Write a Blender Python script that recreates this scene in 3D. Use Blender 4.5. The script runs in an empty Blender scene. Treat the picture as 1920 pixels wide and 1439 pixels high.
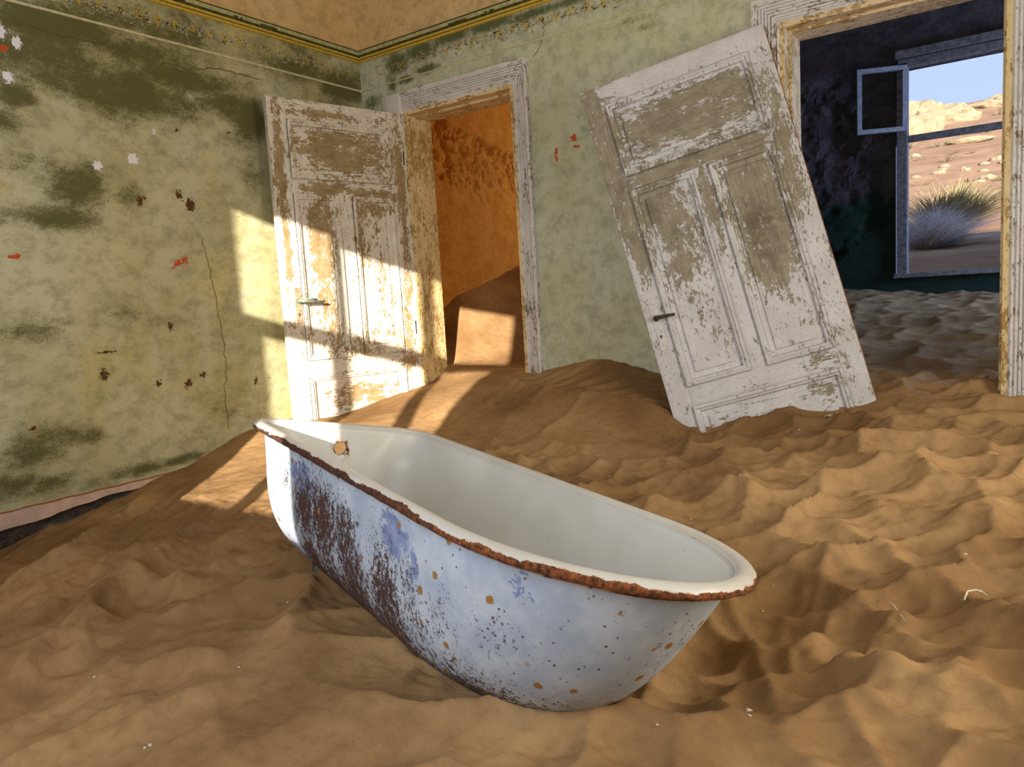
import bpy, bmesh, math, random
import numpy as np
from mathutils import Vector, Matrix
random.seed(7); rng = np.random.default_rng(7)
C = bpy.context.scene.collection
ZO = 1.1                      # all coordinates below are written with the lens at z = 0

# ------------------------------------------------------------------ camera, sky, sun, lights, exposure
CAM = np.array([3.756308, -3.75, 0.0]); FPX = 1398.445
RM = np.array([[0.818598, 0.571372, -0.058573], [-0.017407, 0.126611, 0.9918], [-0.574102, 0.810866, -0.11359]])
sc = bpy.context.scene
cd = bpy.data.cameras.new('camera'); cam = bpy.data.objects.new('camera', cd); C.objects.link(cam)
cd.sensor_width = 36; cd.lens = FPX / 1920 * 36; cd.clip_start = .02; cd.clip_end = 500
m = Matrix.Identity(4)
for i in range(3):
    m[i][0] = RM[0][i]; m[i][1] = RM[1][i]; m[i][2] = -RM[2][i]
m[0][3], m[1][3], m[2][3] = CAM[0], CAM[1], CAM[2] + ZO
cam.matrix_world = m; sc.camera = cam
sc.view_settings.view_transform = 'Standard'; sc.view_settings.look = 'None'
sc.view_settings.gamma = 1; sc.view_settings.use_curve_mapping = False
sc.view_settings.exposure = 0.0
sc.cycles.use_denoising = True
sc.cycles.max_bounces = 8; sc.cycles.diffuse_bounces = 6; sc.cycles.sample_clamp_indirect = 6

SUN = Vector((-.56, 1, -.31)).normalized()
sl = bpy.data.lights.new('sun', 'SUN'); sl.energy = 14.0; sl.color = (1, .90, .76); sl.angle = math.radians(.53)
so = bpy.data.objects.new('sun', sl); C.objects.link(so); so.rotation_euler = SUN.to_track_quat('-Z', 'Y').to_euler()

def area(name, loc, d, sx, sy, e, col):
    l = bpy.data.lights.new(name, 'AREA'); l.shape = 'RECTANGLE'; l.size = sx; l.size_y = sy; l.energy = e; l.color = col
    o = bpy.data.objects.new(name, l); C.objects.link(o); o.location = (loc[0], loc[1], loc[2] + ZO)
    o.rotation_euler = Vector(d).to_track_quat('-Z', 'Z').to_euler()
    return o
area('daylight_through_front_window', (2.7, -4.3, .75), (0, 1, -.12), 1.6, 1.5, 47, (.88, .93, 1.0))
area('added_right_fill', (5.12, -1.8, .3), (-1, -.25, -.16), 1.4, 1.4, 58, (1.0, .91, .76))  # warm fill lamp added in an invented opening on the right
area('added_passage_fill', (1.6, 3.75, 1.3), (-.3, -1, -.3), 1.0, 1.0, 45, (1.0, .80, .50))  # added lamp to brighten the passage; its walls have no window
area('added_second_room_fill', (6.1, 2.6, .5), (-1, -.05, -.2), 1.2, 1.0, 190, (.30, .48, 1.0))  # added blue lamp raking the sand, in front of a solid wall

w = bpy.data.worlds.new('sky'); sc.world = w; w.use_nodes = True
nt = w.node_tree; bg = nt.nodes['Background']
tc = nt.nodes.new('ShaderNodeTexCoord'); sx = nt.nodes.new('ShaderNodeSeparateXYZ'); rp = nt.nodes.new('ShaderNodeValToRGB')
nt.links.new(tc.outputs['Generated'], sx.inputs[0]); nt.links.new(sx.outputs[2], rp.inputs[0]); nt.links.new(rp.outputs[0], bg.inputs[0])
rp.color_ramp.elements[0].position = .05; rp.color_ramp.elements[0].color = (.60, .75, 1, 1)
rp.color_ramp.elements[1].position = 1.0; rp.color_ramp.elements[1].color = (.30, .50, .92, 1)
bg.inputs[1].default_value = 1.0

# ------------------------------------------------------------------ helpers
def ray(px, py):
    v = np.array([(px - 960) / FPX, -(py - 719.5) / FPX, 1.0]); return RM.T @ v
def hit(px, py, ax, val):
    v = ray(px, py); return CAM + v * ((val - CAM[ax]) / v[ax])
def hitpl(px, py, p0, n):
    v = ray(px, py); return CAM + v * (((p0 - CAM) @ n) / (v @ n))

def tag(o, label=None, cat=None, group=None, kind=None):
    if label: o['label'] = label
    if cat: o['category'] = cat
    if group: o['group'] = group
    if kind: o['kind'] = kind
    return o
def link(o, parent=None):
    C.objects.link(o)
    if parent is not None: o.parent = parent
    else: o.location.z += ZO
    return o
def empty(name, loc=(0, 0, 0), parent=None):
    o = bpy.data.objects.new(name, None); o.location = loc; o.empty_display_size = .1
    return link(o, parent)
def pmesh(name, V, F, mats, parent=None, smooth=False, attr=None, mi=None, loc=None):
    me = bpy.data.meshes.new(name); me.from_pydata([tuple(map(float, v)) for v in V], [], [tuple(map(int, f)) for f in F])
    for mt in (mats if isinstance(mats, (list, tuple)) else [mats]): me.materials.append(mt)
    if mi is not None: me.polygons.foreach_set('material_index', np.array(mi, dtype=np.int32))
    me.polygons.foreach_set('use_smooth', np.full(len(F), smooth))
    if attr is not None:
        a = me.color_attributes.new('wear', 'FLOAT_COLOR', 'POINT'); a.data.foreach_set('color', np.asarray(attr, dtype=np.float32).ravel())
    me.update()
    o = bpy.data.objects.new(name, me)
    if loc is not None: o.location = loc
    return link(o, parent)
class MB:
    def __init__(s): s.V = []; s.F = []; s.M = []
    def add(s, V, F, m=0):
        b = len(s.V); s.V += [tuple(v) for v in V]; s.F += [tuple(i + b for i in f) for f in F]; s.M += [m] * len(F)
    def box(s, a, b, m=0, bev=0):
        x0, y0, z0 = a; x1, y1, z1 = b
        if bev:
            bm = bmesh.new(); r = bmesh.ops.create_cube(bm, size=1)
            for v in bm.verts: v.co = Vector(((x0 + x1) / 2 + v.co.x * (x1 - x0), (y0 + y1) / 2 + v.co.y * (y1 - y0), (z0 + z1) / 2 + v.co.z * (z1 - z0)))
            bmesh.ops.bevel(bm, geom=bm.edges[:], offset=bev, segments=1, affect='EDGES')
            bm.verts.index_update(); s.add([v.co[:] for v in bm.verts], [[v.index for v in f.verts] for f in bm.faces], m); bm.free(); return
        s.add([(x0, y0, z0), (x1, y0, z0), (x1, y1, z0), (x0, y1, z0), (x0, y0, z1), (x1, y0, z1), (x1, y1, z1), (x0, y1, z1)],
              [(0, 3, 2, 1), (4, 5, 6, 7), (0, 1, 5, 4), (1, 2, 6, 5), (2, 3, 7, 6), (3, 0, 4, 7)], m)
    def tube(s, pts, rad, n=8, m=0):
        pts = [Vector(p) for p in pts]; rad = rad if isinstance(rad, (list, tuple)) else [rad] * len(pts)
        V = []; F = []
        for i, p in enumerate(pts):
            t = (pts[min(i + 1, len(pts) - 1)] - pts[max(i - 1, 0)]).normalized()
            a = t.orthogonal().normalized() if i == 0 else (pa - t * pa.dot(t)).normalized()
            pa = a; b = t.cross(a)
            for k in range(n):
                an = 2 * math.pi * k / n; V.append((p + (a * math.cos(an) + b * math.sin(an)) * rad[i])[:])
        for i in range(len(pts) - 1):
            for k in range(n): F.append((i * n + k, i * n + (k + 1) % n, (i + 1) * n + (k + 1) % n, (i + 1) * n + k))
        F.append(tuple(range(n))[::-1]); F.append(tuple((len(pts) - 1) * n + k for k in range(n)))
        s.add(V, F, m)
    def build(s, name, mats, parent=None, smooth=False, attr=None, loc=None):
        return pmesh(name, s.V, s.F, mats, parent, smooth, attr, s.M, loc)

# value noise in numpy (fbm)
def vnoise(p, seed=0):
    p = np.asarray(p, float); i = np.floor(p).astype(np.int64); f = p - i; f = f * f * (3 - 2 * f)
    def h(a):
        n = a[..., 0] * 374761393 + a[..., 1] * 668265263 + (a[..., 2] * 2147483647 if a.shape[-1] > 2 else 0) + seed * 1274126177
        n = (n ^ (n >> 13)) * 1274126177; n = n ^ (n >> 16)
        return (n & 0xffffff) / float(0xffffff)
    D = p.shape[-1]; out = 0
    for c in range(2 ** D):
        o = np.array([(c >> k) & 1 for k in range(D)]); w_ = 1
        for k in range(D): w_ = w_ * (f[..., k] if o[k] else 1 - f[..., k])
        out = out + w_ * h(i + o)
    return out
def fbm(p, oct=4, seed=0):
    p = np.asarray(p, float); s = 0; a = .5; t = 0
    for o in range(oct): s = s + a * vnoise(p * 2 ** o + o * 17.3, seed + o); t += a; a *= .5
    return s / t
def sstep(a, b, x):
    t = np.clip((x - a) / (b - a), 0, 1); return t * t * (3 - 2 * t)

# ------------------------------------------------------------------ materials
class N:
    def __init__(s, name):
        s.m = bpy.data.materials.new(name); s.m.use_nodes = True; s.t = s.m.node_tree; s.b = s.t.nodes['Principled BSDF']
        s.b.inputs['Roughness'].default_value = .9; s.b.inputs['Specular IOR Level'].default_value = .2
        s.tc = s.t.nodes.new('ShaderNodeTexCoord')
    def put(s, inp, v):
        if isinstance(v, bpy.types.NodeSocket): s.t.links.new(v, inp)
        elif isinstance(v, (tuple, list)) and len(v) == 3 and inp.type == 'RGBA': inp.default_value = (*v, 1)
        else: inp.default_value = v
    def pos(s, scale=(1, 1, 1), rot=(0, 0, 0), src='Object'):
        mp = s.t.nodes.new('ShaderNodeMapping'); s.t.links.new(s.tc.outputs[src], mp.inputs[0])
        mp.inputs['Scale'].default_value = scale; mp.inputs['Rotation'].default_value = rot; return mp.outputs[0]
    def noise(s, scale, detail=5, rough=.6, vec=None, dist=0):
        n = s.t.nodes.new('ShaderNodeTexNoise'); s.put(n.inputs['Vector'], vec or s.tc.outputs['Object'])
        n.inputs['Scale'].default_value = scale; n.inputs['Detail'].default_value = detail; n.inputs['Roughness'].default_value = rough
        n.inputs['Distortion'].default_value = dist
        return n.outputs[0]
    def voro(s, scale, vec=None, feature='F1', out=0, rand=1):
        n = s.t.nodes.new('ShaderNodeTexVoronoi'); n.feature = feature; s.put(n.inputs['Vector'], vec or s.tc.outputs['Object'])
        n.inputs['Scale'].default_value = scale; n.inputs['Randomness'].default_value = rand; return n.outputs[out]
    def math(s, op, a, b=0, c=0, clamp=False):
        n = s.t.nodes.new('ShaderNodeMath'); n.operation = op; n.use_clamp = clamp
        for i, v in enumerate((a, b, c)): s.put(n.inputs[i], v)
        return n.outputs[0]
    def mr(s, v, a, b, c=0, d=1):
        n = s.t.nodes.new('ShaderNodeMapRange'); n.interpolation_type = 'SMOOTHSTEP'
        for i, x in enumerate((v, a, b, c, d)): s.put(n.inputs[i], x)
        return n.outputs[0]
    def mix(s, f, a, b):
        n = s.t.nodes.new('ShaderNodeMix'); n.data_type = 'RGBA'; s.put(n.inputs[0], f); s.put(n.inputs[6], a); s.put(n.inputs[7], b); return n.outputs[2]
    def attr(s, name='wear'):
        a = s.t.nodes.new('ShaderNodeAttribute'); a.attribute_name = name; sp = s.t.nodes.new('ShaderNodeSeparateColor'); s.t.links.new(a.outputs[0], sp.inputs[0])
        return sp.outputs[0], sp.outputs[1], sp.outputs[2], a.outputs[3]
    def xyz(s, src='Object'):
        sp = s.t.nodes.new('ShaderNodeSeparateXYZ'); s.t.links.new(s.tc.outputs[src], sp.inputs[0]); return sp.outputs
    def bump(s, h, strength=.5, dist=.01, prev=None):
        n = s.t.nodes.new('ShaderNodeBump'); s.put(n.inputs['Height'], h); n.inputs['Strength'].default_value = strength; n.inputs['Distance'].default_value = dist
        if prev is not None: s.t.links.new(prev, n.inputs['Normal'])
        s.t.links.new(n.outputs[0], s.b.inputs['Normal']); return n.outputs[0]
    def col(s, c): s.put(s.b.inputs['Base Color'], c); return s
    def set(s, **k):
        for a, v in k.items(): s.put(s.b.inputs[a.replace('_', ' ')], v)
        return s

def mat_plain(name, col, rough=.8, metal=0, var=.25, sc_=30, bump=.2):
    n = N(name); v = n.noise(sc_, 5); n.col(n.mix(n.mr(v, .3, .7), tuple(c * (1 - var) for c in col), tuple(min(1, c * (1 + var)) for c in col)))
    n.set(Roughness=rough, Metallic=metal)
    if bump: n.bump(v, bump, .003)
    return n.m

def mat_sand(name, cd_=(.22, .125, .055), cl=(.40, .25, .118)):
    n = N(name)
    big = n.noise(1.3, 4, .6); fine = n.noise(300, 3, .8); mid = n.noise(28, 5, .65)
    c = n.mix(n.mr(big, .35, .65), cd_, cl)
    c = n.mix(n.math('MULTIPLY', n.mr(mid, .4, .75), .35), c, tuple(x * .62 for x in cd_))
    c = n.mix(n.mr(fine, .58, .8, 0, .5), c, (.55, .37, .21)); c = n.mix(n.mr(fine, .42, .25, 0, .5), c, (.12, .06, .03))
    n.col(c).set(Roughness=1.0, Specular_IOR_Level=.05)
    b1 = n.bump(fine, .35, .0015)
    rip = n.noise(9, 6, .62, n.pos((1, 3.2, 1), (0, 0, .6)))
    b2 = n.bump(rip, .35, .014, b1)
    n.bump(mid, .4, .006, b2)
    return n.m

def mat_paint(name, paint=(.66, .63, .57), paint2=(.74, .72, .68), wood=(.22, .185, .13), wood2=(.38, .335, .25), vert=True, grain=(40, 40, 2.2), flake=1.0):
    """old flaking paint: attribute R = paint loss, G = dark weather stain"""
    n = N(name); R, G, B, A = n.attr()
    st = n.pos((1, 1, .45) if vert else (.45, 1, 1))
    a = n.noise(26, 7, .68, st); b = n.noise(115, 4, .7, st); c = n.voro(75 * flake, st)
    s = n.math('ADD', n.math('MULTIPLY', n.math('SUBTRACT', a, .5), 1.9), n.math('MULTIPLY', n.math('SUBTRACT', b, .5), 1.7))
    s = n.math('ADD', s, n.math('MULTIPLY', n.math('SUBTRACT', c, .35), .25))
    loss = n.mr(n.math('ADD', s, R), .47, .53)
    gr = n.noise(3.0, 6, .6, n.pos(grain)); gw = n.mix(n.math('MULTIPLY', n.mr(gr, .3, .75), .7), wood, wood2); gw = n.mix(n.mr(n.noise(16, 7, .75), .42, .62, 0, .6), gw, wood2)
    gw = n.mix(n.mr(n.noise(9, 5, .7), .45, .7, 0, .5), gw, tuple(x * .6 for x in wood))
    gw = n.mix(n.mr(n.math('ADD', s, R), .9, 1.5, 0, 0), gw, wood)
    pc = n.mix(n.mr(n.noise(7, 6, .65), .35, .7), paint, paint2)
    pc = n.mix(n.mr(n.noise(60, 4, .7), .56, .75, 0, .35), pc, tuple(x * .6 for x in paint))
    chip = n.mr(n.math('ADD', n.noise(48, 3, .6, st), n.math('MULTIPLY', R, .12)), .665, .685); chip = n.math('MULTIPLY', chip, n.mr(n.noise(5, 3), .42, .55)); loss = n.math('MAXIMUM', loss, chip)
    c0 = n.mix(loss, pc, gw); c0 = n.mix(n.math('MULTIPLY', G, n.mr(n.noise(20, 5, .7), .3, .6)), c0, (.09, .065, .04))
    crack = n.voro(60, n.pos((1, 1, .35) if vert else (.35, 1, 1)), 'DISTANCE_TO_EDGE')
    c0 = n.mix(n.mr(crack, .0, .03, .3, 0), c0, (.2, .16, .12))
    n.col(c0).set(Roughness=.75)
    h = n.math('SUBTRACT', 1, loss)
    b1 = n.bump(h, .6, .0018); n.bump(gr, .2, .001, b1)
    return n.m

def mat_wall(name, base=(.43, .395, .20), base2=(.53, .50, .32), cool=(.58, .57, .43), mould=(.085, .08, .022), yellow=(.62, .49, .14), brown=(.10, .045, .015)):
    """plaster: R mould, G white chip, B brown chip, A red brick chip"""
    n = N(name); R, G, B, A = n.attr()
    v = n.noise(1.6, 5, .55); v2 = n.noise(5, 6, .6, n.pos((1, 1, .35)))
    c = n.mix(n.mr(v, .35, .65), base, base2); c = n.mix(n.mr(v2, .45, .75, 0, .6), c, cool)
    c = n.mix(n.mr(n.noise(2.7, 4, .5), .52, .75, 0, .45), c, yellow)
    f = n.noise(26, 9, .85, n.pos((1, .55, 1), (.35, 0, 0))); g = n.noise(150, 4, .8)
    s = n.math('ADD', n.math('MULTIPLY', n.math('SUBTRACT', f, .5), 1.5), n.math('MULTIPLY', n.math('SUBTRACT', g, .5), .9))
    c = n.mix(n.mr(n.math('ADD', n.math('MULTIPLY', s, .45), R), .15, 1.1, 0, .6), c, tuple(.55 * a + .45 * b for a, b in zip(mould, tuple(x * .8 for x in base))))
    c = n.mix(n.mr(n.math('ADD', n.noise(13, 7, .72, n.pos((1, .7, 1), (.3, 0, 0))), n.math('MULTIPLY', g, .4)), .62, .85, 0, .6), c, tuple(x * .58 for x in base))
    mm = n.mr(n.math('ADD', n.math('MULTIPLY', s, 1.6), R), .35, 1.05)
    c = n.mix(n.math('MULTIPLY', mm, .85), c, mould)
    sp = n.noise(260, 3, .8); c = n.mix(n.mr(sp, .62, .8, 0, .35), c, (.16, .13, .06))
    j = n.math('MULTIPLY', n.math('SUBTRACT', n.noise(60, 5, .7), .5), 1.2)
    gm = n.mr(n.math('ADD', G, n.math('MULTIPLY', j, 2.0)), .48, .55); bm_ = n.mr(n.math('ADD', B, n.math('MULTIPLY', j, 1.6)), .48, .55); am = n.mr(n.math('ADD', A, n.math('MULTIPLY', j, 1.6)), .5, .56)
    c = n.mix(gm, c, (.78, .76, .78)); c = n.mix(bm_, c, brown); c = n.mix(am, c, (.5, .09, .025))
    n.col(c).set(Roughness=.95)
    b1 = n.bump(n.noise(90, 5, .7), .25, .003); n.bump(n.math('ADD', n.math('ADD', gm, bm_), am), -.8, .004, b1)
    return n.m

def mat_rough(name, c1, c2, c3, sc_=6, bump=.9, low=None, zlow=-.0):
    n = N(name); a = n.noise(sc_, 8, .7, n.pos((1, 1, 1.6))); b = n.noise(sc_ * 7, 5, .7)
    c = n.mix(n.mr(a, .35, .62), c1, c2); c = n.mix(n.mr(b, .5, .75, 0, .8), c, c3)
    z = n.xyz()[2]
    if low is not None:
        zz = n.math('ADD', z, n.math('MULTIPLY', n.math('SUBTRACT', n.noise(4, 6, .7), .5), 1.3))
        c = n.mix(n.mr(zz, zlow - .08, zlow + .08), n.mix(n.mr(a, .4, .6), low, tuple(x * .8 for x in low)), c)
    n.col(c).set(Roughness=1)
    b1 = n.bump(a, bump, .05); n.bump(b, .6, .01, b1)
    return n.m

M = {}
M['sand'] = mat_sand('sand'); M['sand_out'] = mat_sand('desert_sand', (.27, .165, .105), (.35, .22, .145))
M['door_lean'] = mat_paint('flaking_door_paint', (.56, .55, .55), (.66, .65, .67)); M['door_lean_h'] = mat_paint('flaking_door_paint_rail', (.56, .55, .55), (.66, .65, .67), vert=False, grain=(2.2, 40, 40))
M['door_open'] = mat_paint('ochre_door_paint', (.66, .60, .50), (.74, .70, .62), (.26, .17, .06), (.42, .32, .19)); M['door_open_h'] = mat_paint('ochre_door_paint_rail', (.66, .60, .50), (.74, .70, .62), (.26, .17, .06), (.42, .32, .19), vert=False, grain=(2.2, 40, 40))
M['casing'] = mat_paint('casing_paint', (.62, .60, .57), (.72, .70, .68), (.20, .15, .10), (.36, .28, .20)); M['casing_h'] = mat_paint('casing_paint_header', (.62, .60, .57), (.72, .70, .68), (.20, .15, .10), (.36, .28, .20), vert=False, grain=(2.2, 40, 40))
M['jamb'] = mat_paint('jamb_paint', (.68, .52, .26), (.72, .58, .34), (.33, .19, .05), (.48, .32, .12))
M['jamb_h'] = mat_paint('jamb_paint_head', (.74, .56, .32), (.78, .62, .40), (.36, .21, .06), (.5, .34, .14), vert=False, grain=(2.2, 40, 40))
M['wall'] = mat_wall('green_plaster'); M['wall_b'] = mat_wall('pale_green_plaster', (.52, .53, .35), (.58, .60, .45), (.58, .62, .53), (.07, .085, .02), (.54, .50, .26))
M['upper'] = mat_wall('ochre_plaster', (.66, .45, .20), (.74, .54, .28), (.64, .46, .24), (.25, .14, .04), (.68, .44, .13))
M['orange'] = mat_rough('orange_plaster', (.58, .29, .06), (.68, .38, .10), (.40, .19, .04), 5, .35)
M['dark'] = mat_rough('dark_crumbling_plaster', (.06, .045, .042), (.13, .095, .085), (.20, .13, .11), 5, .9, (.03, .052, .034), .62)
M['gold'] = mat_plain('gold_moulding', (.62, .42, .06), .6, 0, .2, 60); M['olive'] = mat_plain('mouldy_moulding', (.08, .075, .02), .9, 0, .5, 50)
M['palegreen'] = mat_plain('pale_green_moulding', (.42, .42, .20), .8, 0, .25, 40); M['line'] = mat_plain('pale_painted_line', (.55, .50, .30), .9, 0, .2, 40, 0)
M['pink'] = mat_plain('pink_plaster_band', (.60, .42, .33), .9, 0, .15, 14); M['redline'] = mat_plain('red_painted_line', (.34, .09, .03), .9, 0, .3, 60, 0)
M['rubble'] = mat_rough('broken_plaster_rubble', (.05, .04, .035), (.16, .12, .09), (.26, .20, .15), 22, 1.0)
M['crack'] = mat_plain('crack_line', (.12, .10, .04), 1, 0, .3, 60, 0)
M['leaf'] = mat_plain('grey_stencilled_vine', (.42, .38, .24), .9, 0, .3, 60, 0); M['grape'] = mat_plain('yellow_stencilled_grapes', (.55, .38, .03), .9, 0, .3, 60, 0)
M['iron'] = mat_plain('dark_iron', (.07, .065, .06), .55, .6, .4, 90); M['rustplate'] = mat_plain('rusty_plate', (.42, .27, .17), .7, .2, .35, 50); M['verdigris'] = mat_plain('verdigris_brass', (.26, .31, .25), .55, .5, .3, 60)
M['plate'] = mat_plain('painted_plate', (.60, .59, .56), .7, 0, .15, 50); M['edge'] = mat_plain('bare_red_wood_edge', (.30, .12, .05), .9, 0, .4, 60)
M['greywood'] = mat_plain('grey_weathered_wood', (.20, .17, .15), .85, 0, .35, 30); M['palewood'] = mat_plain('pale_painted_wood', (.30, .27, .25), .7, 0, .25, 40)
M['rock'] = mat_rough('pale_rock', (.24, .19, .115), (.33, .27, .18), (.11, .08, .05), 2.5, 1.0); M['stone'] = mat_plain('pale_stone', (.27, .21, .14), .9, 0, .3, 8)
M['twig'] = mat_plain('dry_silver_twigs', (.60, .55, .55), .9, 0, .3, 20, 0); M['leaves'] = mat_plain('dusty_yellow_leaves', (.34, .29, .15), .9, 0, .3, 12, 0)
M['scrub'] = mat_plain('desert_scrub', (.24, .19, .12), .9, 0, .35, 10, 0); M['straw'] = mat_plain('straw', (.55, .48, .38), .8, 0, .2, 30, 0)
M['pebble'] = mat_plain('pale_pebble', (.50, .45, .38), .7, 0, .2, 30, 0)
M['ceiling'] = mat_plain('ceiling_plaster', (.62, .50, .30), .95, 0, .2, 5); M['plasterwhite'] = mat_plain('pale_room_plaster', (.62, .58, .42), .95, 0, .15, 4)

def mat_tub():
    n = N('weathered_tub_outside'); R, G, B, A = n.attr()
    st = n.pos((1, 1, .6)); f = n.noise(75, 7, .8, st); g = n.noise(190, 3, .7)
    s = n.math('ADD', n.math('MULTIPLY', n.math('SUBTRACT', f, .5), 1.7), n.math('MULTIPLY', n.math('SUBTRACT', g, .5), .9))
    c = n.mix(n.mr(n.noise(12, 6, .6), .35, .7), (.34, .40, .50), (.48, .53, .61))
    s2 = n.math('MULTIPLY', n.math('SUBTRACT', n.noise(38, 5, .7), .5), 1.8)
    c = n.mix(n.mr(n.math('ADD', G, s2), .48, .56), c, n.mix(n.mr(n.noise(25, 4), .4, .6), (.15, .19, .33), (.24, .29, .46)))
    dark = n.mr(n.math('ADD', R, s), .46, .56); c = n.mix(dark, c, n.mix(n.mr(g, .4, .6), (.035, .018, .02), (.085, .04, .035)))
    v = n.voro(16, n.tc.outputs['Object']); r = n.mr(n.math('ADD', v, n.math('MULTIPLY', n.math('SUBTRACT', f, .5), .35)), .13, .17, 1, 0)
    r = n.math('MULTIPLY', r, n.mr(n.noise(4, 2), .42, .5)); c = n.mix(r, c, (.30, .15, .04))
    v2 = n.voro(48); c = n.mix(n.math('MULTIPLY', n.mr(v2, .1, .16, 1, 0), n.mr(n.noise(9, 2), .45, .6)), c, (.12, .06, .04))
    rim = n.mr(n.math('ADD', B, n.math('MULTIPLY', s, .9)), .45, .55)
    rc = n.mix(n.mr(n.noise(60, 6, .7), .35, .7), (.07, .022, .012), (.33, .10, .02)); c = n.mix(rim, c, rc)
    n.col(c).set(Roughness=.6, Specular_IOR_Level=.35)
    b1 = n.bump(n.math('ADD', n.math('MULTIPLY', dark, -1), n.math('MULTIPLY', rim, 1.0)), .8, .003); b2 = n.bump(n.noise(160, 4, .7), .3, .002, b1)
    return n.m
M['tub'] = mat_tub()
def mat_enamel():
    n = N('cream_enamel'); R, G, B, A = n.attr()
    c = n.mix(n.mr(n.noise(2.5, 4), .35, .65), (.50, .49, .44), (.57, .565, .53))
    c = n.mix(n.mr(n.math('ADD', G, n.math('MULTIPLY', n.math('SUBTRACT', n.noise(14, 5), .5), .6)), .3, .9, 0, .45), c, (.58, .42, .20))
    f = n.noise(48, 7, .75); s = n.math('MULTIPLY', n.math('SUBTRACT', f, .5), 2.2)
    rust = n.mr(n.math('ADD', B, s), .47, .55)
    c = n.mix(n.mr(n.math('ADD', B, s), .2, .5, 0, .6), c, (.50, .24, .06))
    rc = n.mix(n.mr(n.noise(90, 6, .7), .35, .65), (.035, .014, .010), n.mix(n.mr(n.xyz()[0], .9, 1.4), (.12, .035, .015), (.34, .10, .02))); c = n.mix(rust, c, rc)
    c = n.mix(n.mr(n.math('ADD', R, s), .5, .56), c, (.09, .05, .03))
    n.col(c).set(Roughness=n.mr(rust, 0, 1, .36, .9), Specular_IOR_Level=.45)
    n.bump(n.math('ADD', rust, n.math('MULTIPLY', n.math('MULTIPLY', rust, f), 2)), .9, .004)
    return n.m
M['enamel'] = mat_enamel()

# ------------------------------------------------------------------ walls
def lines(a, b, step, extra):
    L = sorted(set([round(a, 5), round(b, 5)] + [round(e, 5) for e in extra if a < e < b])); out = []
    for p, q in zip(L[:-1], L[1:]):
        k = max(1, int(math.ceil((q - p) / step))); out += [p + (q - p) * i / k for i in range(k)]
    return np.array(out + [L[-1]])
def wallgrid(name, org, ud, nd, U, Z, holes, th, mat, step=.02, attrfn=None, parent=None, disp=None):
    """front face grid in (u,z) at org + u*ud, back face th behind along -nd; holes = (u0,u1,z0,z1)"""
    org, ud, nd = map(lambda t: np.array(t, float), (org, ud, nd)); zd = np.array([0, 0, 1.])
    us = lines(U[0], U[1], step, [h[i] for h in holes for i in (0, 1)]); zs = lines(Z[0], Z[1], step, [h[i] for h in holes for i in (2, 3)])
    uu, zz = np.meshgrid(us, zs); uf, zf = uu.ravel(), zz.ravel()
    P = org + uf[:, None] * ud + zf[:, None] * zd
    if disp is not None: P = P + disp(uf, zf)[:, None] * nd
    A = attrfn(uf, zf) if attrfn else np.zeros((len(uf), 4))
    nu = len(us); um = (us[:-1] + us[1:]) / 2; zm = (zs[:-1] + zs[1:]) / 2
    solid = np.ones((len(zm), len(um)), bool)
    for h in holes: solid &= ~((um[None, :] > h[0]) & (um[None, :] < h[1]) & (zm[:, None] > h[2]) & (zm[:, None] < h[3]))
    jj, ii = np.nonzero(solid); a = jj * nu + ii
    flip = np.cross(ud, zd) @ nd < 0
    F = np.stack([a, a + 1, a + nu + 1, a + nu], 1)
    if flip: F = F[:, ::-1]
    V = [tuple(p) for p in P]; Fl = F.tolist()
    cu = sorted(set([U[0], U[1]] + [h[i] for h in holes for i in (0, 1)])); cz = sorted(set([Z[0], Z[1]] + [h[i] for h in holes for i in (2, 3)]))
    cu = [t for t in cu if U[0] <= t <= U[1]]; cz = [t for t in cz if Z[0] <= t <= Z[1]]
    def inh(u, z): return any(h[0] < u < h[1] and h[2] < z < h[3] for h in holes)
    def quad(pts):
        b = len(V); V.extend([tuple(p) for p in pts]); Fl.append([b, b + 1, b + 2, b + 3])
    pt = lambda u, z, d: org + u * ud + z * zd - d * nd
    for i in range(len(cu) - 1):
        for j in range(len(cz) - 1):
            um_, zm_ = (cu[i] + cu[i + 1]) / 2, (cz[j] + cz[j + 1]) / 2
            if inh(um_, zm_): continue
            q = [pt(cu[i], cz[j], th), pt(cu[i], cz[j + 1], th), pt(cu[i + 1], cz[j + 1], th), pt(cu[i + 1], cz[j], th)]
            quad(q[::-1] if flip else q)
            for (u0, z0, u1, z1, un, zn) in ((cu[i], cz[j], cu[i], cz[j + 1], cu[i] - 1e-3, zm_), (cu[i + 1], cz[j], cu[i + 1], cz[j + 1], cu[i + 1] + 1e-3, zm_),
                                             (cu[i], cz[j], cu[i + 1], cz[j], um_, cz[j] - 1e-3), (cu[i], cz[j + 1], cu[i + 1], cz[j + 1], um_, cz[j + 1] + 1e-3)):
                if un < U[0] or un > U[1] or zn < Z[0] or zn > Z[1] or inh(un, zn):
                    quad([pt(u0, z0, 0), pt(u1, z1, 0), pt(u1, z1, th), pt(u0, z0, th)])
    A = np.vstack([A, np.zeros((len(V) - len(A), 4))])
    o = pmesh(name, V, Fl, mat, parent, False, A)
    return o

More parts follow.
